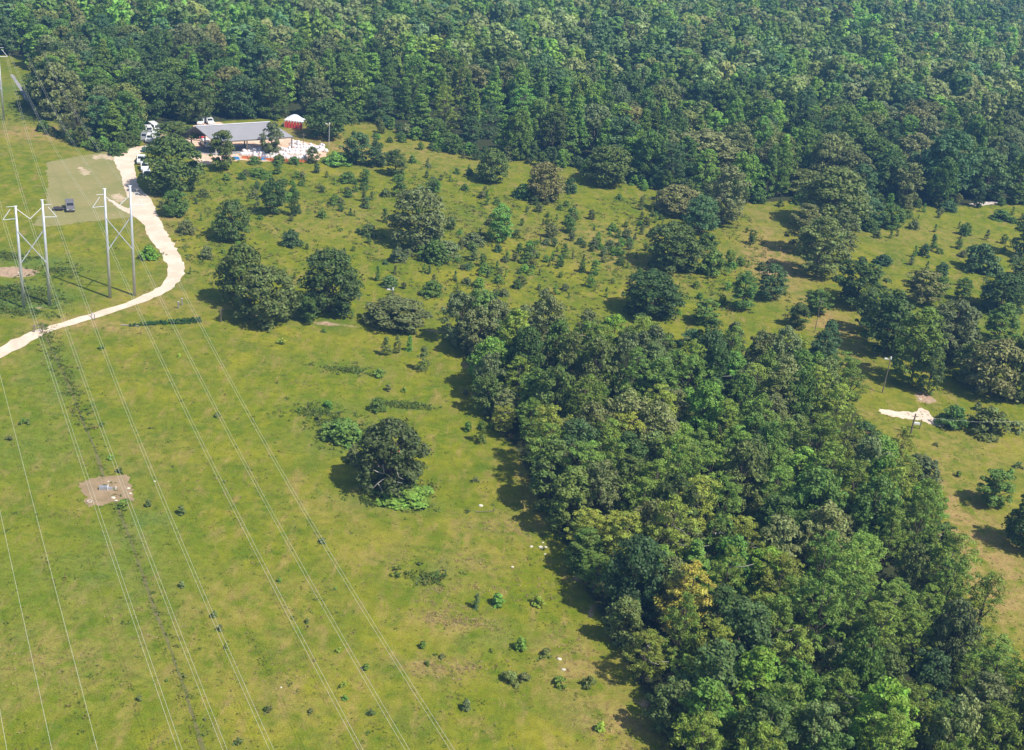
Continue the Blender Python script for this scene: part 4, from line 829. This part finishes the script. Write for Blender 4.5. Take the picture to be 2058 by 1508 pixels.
for A, B_ in ((EL, ER), (BL, BR)):
    MB().tube([A - o_ + Vector((0, 0, -.22)), B_ - o_ + Vector((0, 0, -.22))], .12, 6).build('eave_beam', WOOD, pv)
    for i in range(6):
        q = A.lerp(B_, .02 + .96 * i / 5) - o_; MB().box(q.x - .15, q.x + .15, q.y - .15, q.y + .15, 0, HE - .3).build('post', simple('post_white', (.6, .6, .58), .7) if i == 0 and A is EL else WOOD, pv)
for A, B_, C2 in ((EL, BL, RL), (ER, BR, RR_)):
    MB().tube([A - o_ + Vector((0, 0, -.2)), B_ - o_ + Vector((0, 0, -.2))], .12).build('tie_beam', WOOD, pv)
sb = MB(); q = [EL - o_, ER - o_, BR - o_, BL - o_]; sb.poly([Vector((p.x, p.y, .10)) for p in q]); 
for i in range(4): a, c = q[i], q[(i + 1) % 4]; sb.poly([Vector((a.x, a.y, 0)), Vector((c.x, c.y, 0)), Vector((c.x, c.y, .1)), Vector((a.x, a.y, .1))])
sb.build('floor_slab', simple('concrete', (.35, .33, .31), .9), pv)

# ------------------------------------------------------------------ tent, bags, crates, fence
tb = G(591, 258.5); st = SC(tb); tw_, td, th_ = 39 / st, 3.4, 2.2
tn = empty('party_tent', tb + Vector((0, 1.6, 0)), math.radians(-4), label='party tent with white scalloped roof and red side panels behind the roof end', cat='tent')
tm_ = MB(); nseg = 7
for k in range(nseg):
    x0 = -tw_ / 2 + tw_ * k / nseg; x1 = x0 + tw_ / nseg
    def rz_(x): return th_ + 1.5 * max(0, 1 - (abs(x) / (tw_ / 2)) ** 1.6)
    for (ya, yb, fa, fb) in ((-td / 2, 0, 0, 1), (0, td / 2, 1, 0)):
        za0, za1 = (th_ if fa == 0 else rz_(x0)), (th_ if fa == 0 else rz_(x1)); zb0, zb1 = (th_ if fb == 0 else rz_(x0)), (th_ if fb == 0 else rz_(x1))
        tm_.poly([(x0, ya, za0), (x1, ya, za1), (x1, yb, zb1), (x0, yb, zb0)])
    tm_.poly([(x0, -td / 2 - .01, th_), ((x0 + x1) / 2, -td / 2 - .03, th_ - .55), (x1, -td / 2 - .01, th_)])
tm_.build('canopy', WHITE, tn)
for k in range(6):
    x0 = -tw_ / 2 + .1 + (tw_ - .2) * k / 6; MB().box(x0, x0 + (tw_ - .2) / 6 - .16, -td / 2 + .02, -td / 2 + .08, .05, th_ - .02).build('side_panel', RED, tn)
for x in (-tw_ / 2, tw_ / 2):
    for y in (-td / 2, td / 2): MB().tube([(x, y, 0), (x, y, th_)], .05).build('pole', STEEL, tn)
ORANGE = simple('orange_mesh', (.75, .22, .06), .8); BLUE = simple('blue_tarp', (.05, .25, .55), .6); BAGM = simple('white_woven_bag', (.82, .80, .80), .8, 0, .06, 3)
r = random.Random(9)
def bag(loc, s, rz, label, under=None):
    e = empty('bulk_bag', loc, rz, label=label, cat='bag', group='white bulk bags in the yard')
    m_ = MB(); n = 12; prof = [(.02, .0), (.50, .03), (.56, .3), (.57, .65), (.52, .92), (.36, 1.02), (.12, .98), (.08, 1.14), (.02, 1.16)]; b0 = len(m_.v)
    for (rad, z) in prof:
        for k in range(n): a_ = 2 * math.pi * (k + .5) / n; sqr = 1 / max(abs(math.cos(a_)), abs(math.sin(a_))) ** .7; m_.v.append((rad * math.cos(a_) * sqr * s * (1 + .06 * r.uniform(-1, 1)), rad * math.sin(a_) * sqr * s, z * s * 1.05))
    for i in range(len(prof) - 1):
        for k in range(n): m_.f.append((b0 + i * n + k, b0 + i * n + (k + 1) % n, b0 + (i + 1) * n + (k + 1) % n, b0 + (i + 1) * n + k))
    m_.build('sack', BAGM, e, smooth=True)
    for k in range(4): a_ = math.pi / 4 + k * math.pi / 2; x, y = .48 * s * math.cos(a_), .48 * s * math.sin(a_); MB().tube([(x, y, .95 * s), (x * .8, y * .8, 1.2 * s), (x * .6, y * .6, 1.0 * s)], .025, 4).build('lifting_loop', under or ORANGE, e)
rows = [((487, 313), (556, 318), 14, 'front row of the yard left of the small tree'), ((490, 308), (553, 312), 13, 'second row of the yard left of the small tree'), ((502, 301), (536, 303), 7, 'heap at the foot of the front posts'),
        ((560, 318), (612, 321), 11, 'front row of the yard right of the small tree'), ((558, 311), (626, 313), 14, 'second row of the yard right of the small tree'), ((560, 304), (640, 306), 15, 'third row of the yard right of the small tree'),
        ((585, 297), (650, 300), 11, 'back row at the right end of the yard'), ((588, 291), (600, 292), 3, 'highest pile at the corner of the pavilion'), ((640, 303), (655, 307), 3, 'last row by the bright bush')]
for (a, c, n, lb) in rows:
    A, B_ = G(*a), G(*c)
    for i in range(n):
        q = A.lerp(B_, i / max(1, n - 1)); q = q + Vector((r.gauss(0, .12), r.gauss(0, .2), 0)); bag(q, r.uniform(.78, 1.0), r.uniform(0, 1.5), f"white bag in the {lb}")
        if r.random() < .28: bag(q + Vector((r.gauss(0, .1), r.gauss(0, .1), .78)), .62, r.uniform(0, 1.5), f"upper white bag in the {lb}")
# orange mesh fence along the yard front
fe = empty('mesh_fence', G(485, 320), 0, label='low orange mesh fence along the front of the bag yard', cat='fence'); F0 = fe.location
for (a, c) in (((486, 319), (556, 325)), ((556, 325), (616, 327))):
    A, B_ = G(*a) - F0, G(*c) - F0; n_ = Vector((-(B_ - A).y, (B_ - A).x, 0)).normalized() * .02
    MB().poly([A, B_, B_ + Vector((0, 0, .75)), A + Vector((0, 0, .75))]).poly([A + n_, A + n_ + Vector((0, 0, .75)), B_ + n_ + Vector((0, 0, .75)), B_ + n_]).build('mesh_panel', ORANGE, fe)
    for i in range(6): q = A.lerp(B_, i / 6); MB().tube([q - n_ * 2, q - n_ * 2 + Vector((0, 0, 1.1))], .04).build('post', WOOD, fe)
for (px, py, lab) in ((474, 321, 'blue covered pile at the left end of the bag yard'), (531, 322, 'blue covered pile in front of the bags')):
    g_ = G(px, py); e = empty('covered_pile', g_, .2, label=lab, cat='tarp', group='blue covered piles'); MB().box(-1.0, 1.0, -.5, .5, 0, .7, .7).build('tarp', BLUE, e); MB().tube([(-.9, -.52, .12), (.9, -.52, .12)], .05).build('rope', WHITE, e)
# ------------------------------------------------------------------ posts, lamps, gate, litter
def lamp(px, yb, yt, label, lamp_=True, rad=.09, mat=WOOD, lean=0, two=False):
    g_ = G(px, yb); lo, hi = .5, 20
    for _ in range(25):
        m_ = (lo + hi) / 2
        if PR(g_ + Vector((0, 0, m_)))[1] > yt: lo = m_
        else: hi = m_
    e = empty('street_lamp' if lamp_ else 'utility_pole', g_, 0, label=label, cat='lamp post' if lamp_ else 'utility pole'); MB().tube([(0, 0, 0), (0, 0, lo)], [rad * 1.3, rad], 8).build('pole', mat, e)
    if lamp_:
        MB().tube([(0, 0, lo - .15), (-.7, 0, lo + .05)], .05).build('arm', STEEL, e); MB().box(-1.15, -.55, -.16, .16, lo - .06, lo + .12, .8).build('lamp_head', WHITE, e)
        MB().tube([(0, 0, lo), (0, 0, lo + .45)], [.18, .14], 8).build('top_cap', WHITE, e)
    else: MB().tube([(-.6, 0, lo - .5), (.6, 0, lo - .5)], .06).build('cross_arm', WOOD, e)
    return e, lo
lamp(661, 292, 250, 'pale pole with lamp beside the dark oak at the yard', True, .08, STEEL)
lamp(610, 293, 268, 'short thin pole behind the white bags', False, .08)
lamp(788, 612, 583, 'lamp post with a white head above the wide scraggly oak')
lamp(1505, 392, 343, 'lamp post with a white head at the forest front')
lamp(1773, 790, 722, 'lamp post with a white head rising from the trees at the right')
lamp(1637, 668, 602, 'thin bare pole above the dense wood', False, .06)
lamp(444, 648, 617, 'short wooden pole with crossarm left of the broad olive oak', False, .08)
e, lo = lamp(1830, 872, 832, 'dark leaning wooden pole by the white sand track', False, .13)
bx_ = G(1842, 862); e = empty('equipment_frame', bx_, 0, label='small post frame with a white box right of the dark wooden pole', cat='frame'); MB().box(-.9, .3, -.2, .2, .9, 1.2).build('box', WHITE, e); MB().tube([(.5, 0, 0), (.5, 0, 1.9)], .08).build('post', WOOD, e); MB().tube([(-.8, 0, 0), (-.8, 0, 1.2)], .05).build('leg', WOOD, e)
w0 = G(1834, 838, 7); w1 = G(2100, 846, 7); e = empty('overhead_wire', w0, 0, label='thin wire from the dark wooden pole to the right edge', cat='wire')
MB().tube([Vector((0, 0, 0)), (w1 - w0) * .5 + Vector((0, 0, -.6)), w1 - w0], .011, 4).build('strand', WIRE, e)
g_ = G(78, 668); e = empty('wooden_gate', g_, .25, label='grey wooden gate frame beside the sand road below the left tower', cat='gate')
for x in (-.75, .65): MB().box(x - .09, x + .09, -.09, .09, 0, 1.3).build('post', WOOD, e)
MB().tube([(-1.1, 0, 1.15), (1.0, 0, 1.2)], .07).build('rail', WOOD, e); MB().tube([(-1.1, .2, .6), (.3, .2, .62)], .05).build('rail', WOOD, e)
g_ = G(187, 640); e = empty('road_gate', g_, -.9, label='thin metal gate across the sand road', cat='gate')
for z in (.3, .6, .9): MB().tube([(-.9, 0, z), (.9, 0, z)], .035, 5).build('rail', STEEL, e)
for x in (-.9, .9): MB().tube([(x, 0, 0), (x, 0, 1.2)], .06).build('post', WOOD, e)
for (px, py, lb) in ((359, 620, 'left one of two grey fence posts in the grass right of the road'), (366, 614, 'right one of two grey fence posts in the grass right of the road')):
    g_ = G(px, py); e = empty('fence_post', g_, 0, label=lb, cat='post', group='grey fence posts'); MB().box(-.12, .12, -.12, .12, 0, 1.3).build('post', simple('grey_wood', (.35, .32, .28), .9), e); MB().box(-.16, .16, -.16, .16, 1.3, 1.36).build('cap', STEEL, e)
fn = empty('pipe_fence', G(905, 668), -.1, label='low grey pipe fence left of the dense wood end', cat='fence')
for x in np.linspace(-1.6, 1.2, 4): MB().tube([(x, 0, 0), (x, 0, 1.1)], .06).build('post', WOOD, fn)
for z in (.5, .95): MB().tube([(-1.7, 0, z), (1.3, 0, z)], .045).build('rail', WOOD, fn)
# wreck of white sheet metal on the soil patch
g_ = G(214, 984); e = empty('sheet_metal_box', g_, .18, label='broken white metal box lying on the bare soil patch', cat='box')
MB().box(-1.0, .15, -.28, .28, 0, .5, .96).build('body', SILVER, e); MB().box(.152, .26, -.36, .36, 0, .62).build('end_panel', WHITE, e); MB().box(.262, .9, -.22, .22, 0, .34, .8).build('broken_end', SILVER, e); MB().tube([(1.3, -.3, .05), (1.25, .35, .3)], .05).build('bent_strip', WHITE, e)
g_ = G(180, 1009); tm2 = MB()
for k in range(12):
    a0, a1 = 2 * math.pi * k / 12, 2 * math.pi * (k + 1) / 12; tm2.tube([(.3 * math.cos(a0), .3 * math.sin(a0), .1), (.3 * math.cos(a1), .3 * math.sin(a1), .1)], .09, 6)
to = tm2.build('concrete_ring', simple('pale_concrete', (.6, .52, .42), .9), None, smooth=True, label='pale concrete ring at the lower left of the soil patch', cat='ring'); to.location = g_
STONE = simple('pale_stone', (.68, .62, .48), .9, 0, .15, 4)
def stone(px, py, s, label, m=STONE, group='pale stones and litter'):
    r2 = random.Random(int(px * 7 + py)); v = []; mb = MB(); n = 8
    for j, (rad, z) in enumerate(((.5, 0), (.55, .14), (.42, .3), (.12, .38))):
        for k in range(n): a_ = 2 * math.pi * k / n; q = 1 + .25 * r2.uniform(-1, 1); mb.v.append((rad * s * q * math.cos(a_) * 1.3, rad * s * q * math.sin(a_), z * s))
    for i in range(3):
        for k in range(n): mb.f.append((i * n + k, i * n + (k + 1) % n, (i + 1) * n + (k + 1) % n, (i + 1) * n + k))
    mb.f.append(tuple(3 * n + k for k in range(n))); o = mb.build('stone', m, None, smooth=False, label=label, cat='stone', group=group); o.location = G(px, py)
for (px, py, s, lb) in ((1068, 1099, .35, 'small pale stone left of the stone group at the edge of the wood'), (1087, 1101, .55, 'largest pale stone at the edge of the wood'), (1097, 1100, .35, 'pale stone at the right of the stone group at the edge of the wood'), (1091, 1091, .25, 'pale stone above the stone group'), (1096, 1114, .28, 'pale stone below the stone group'),
    (1124, 1325, .4, 'upper pale stone near the front corner of the wood'), (1133, 1347, .4, 'lower pale stone near the front corner of the wood'), (966, 1017, .5, 'white litter near a fallen branch'), (438, 1259, .2, 'tiny white stone beside weeds under the cables'), (565, 1382, .2, 'tiny white stone low in the meadow'), (37, 548, .3, 'white thing on the bare soil behind the left tower'),
    (311, 968, .28, 'small blue white scrap under the third cable'), (1849, 803, .4, 'white stone above the sand track'), (218, 968, .22, 'yellowish stone on the soil patch'), (258, 982, .35, 'pale stone at the right side of the soil patch'), (262, 992, .3, 'second pale stone at the right side of the soil patch'), (228, 1001, .45, 'stone heap at the bottom of the soil patch'), (233, 1007, .35, 'lowest stone of the soil patch'), (1030, 1143 - 3, .3, 'pale stone left of the wood shadow'), (1685, 681, .5, 'white thing in the shade of the track at the right')):
    stone(px, py, s, lb)
# dead branch near litter
MB().tube([G(955, 1030) + Vector((0, 0, .1)), G(992, 1030) + Vector((0, 0, .15)), G(994, 1022) + Vector((0, 0, .1))], .05).build('fallen_branch', WOOD, None, label='thin fallen branch next to white litter in the meadow', cat='branch')
# bare dead trees standing in the crowns
for (px, yb, yt, lb) in ((1355, 1480, 1400, 'bare white dead tree at the near left edge of the wood'), (1235, 1180, 1100, 'bare forked dead tree at the meadow edge of the wood')):
    g_ = G(px, yb); m_ = MB(); r3 = random.Random(px); m_.tube([(0, 0, 0), (.1, -.1, 3), (.2, 0, 6.3)], [.09, .06, .03], 6)
    for k in range(7): z = r3.uniform(2.5, 6); a_ = r3.uniform(0, 6.28); m_.tube([(.1, 0, z), (.1 + .8 * math.cos(a_), .8 * math.sin(a_), z + .5), (.1 + 1.3 * math.cos(a_ + .3), 1.3 * math.sin(a_ + .3), z + 1.3)], [.04, .03, .015], 5)
    o = m_.build('dead_tree', PALEBARK, None, smooth=True, label=lb, cat='dead tree'); o.location = g_; o.scale = (.8, .8, .8)
print('objects', len(bpy.data.objects))

# ------------------------------------------------------------------ the summer air between the camera and the far forest
hz = MB().box(-1500, 1500, -30, 2200, -1.0, 96.5).build('haze', None, None, kind='stuff', label='thin blue summer haze over the land', cat='haze')
hm_ = bpy.data.materials.new('air'); hm_.use_nodes = True; hn = hm_.node_tree; hn.nodes.remove(hn.nodes['Principled BSDF'])
pvn = hn.nodes.new('ShaderNodeVolumePrincipled'); pvn.inputs['Color'].default_value = (.22, .52, 1.0, 1); pvn.inputs['Density'].default_value = .00029; pvn.inputs['Anisotropy'].default_value = .0
hn.links.new(pvn.outputs[0], hn.nodes['Material Output'].inputs['Volume']); hz.data.materials.append(hm_)
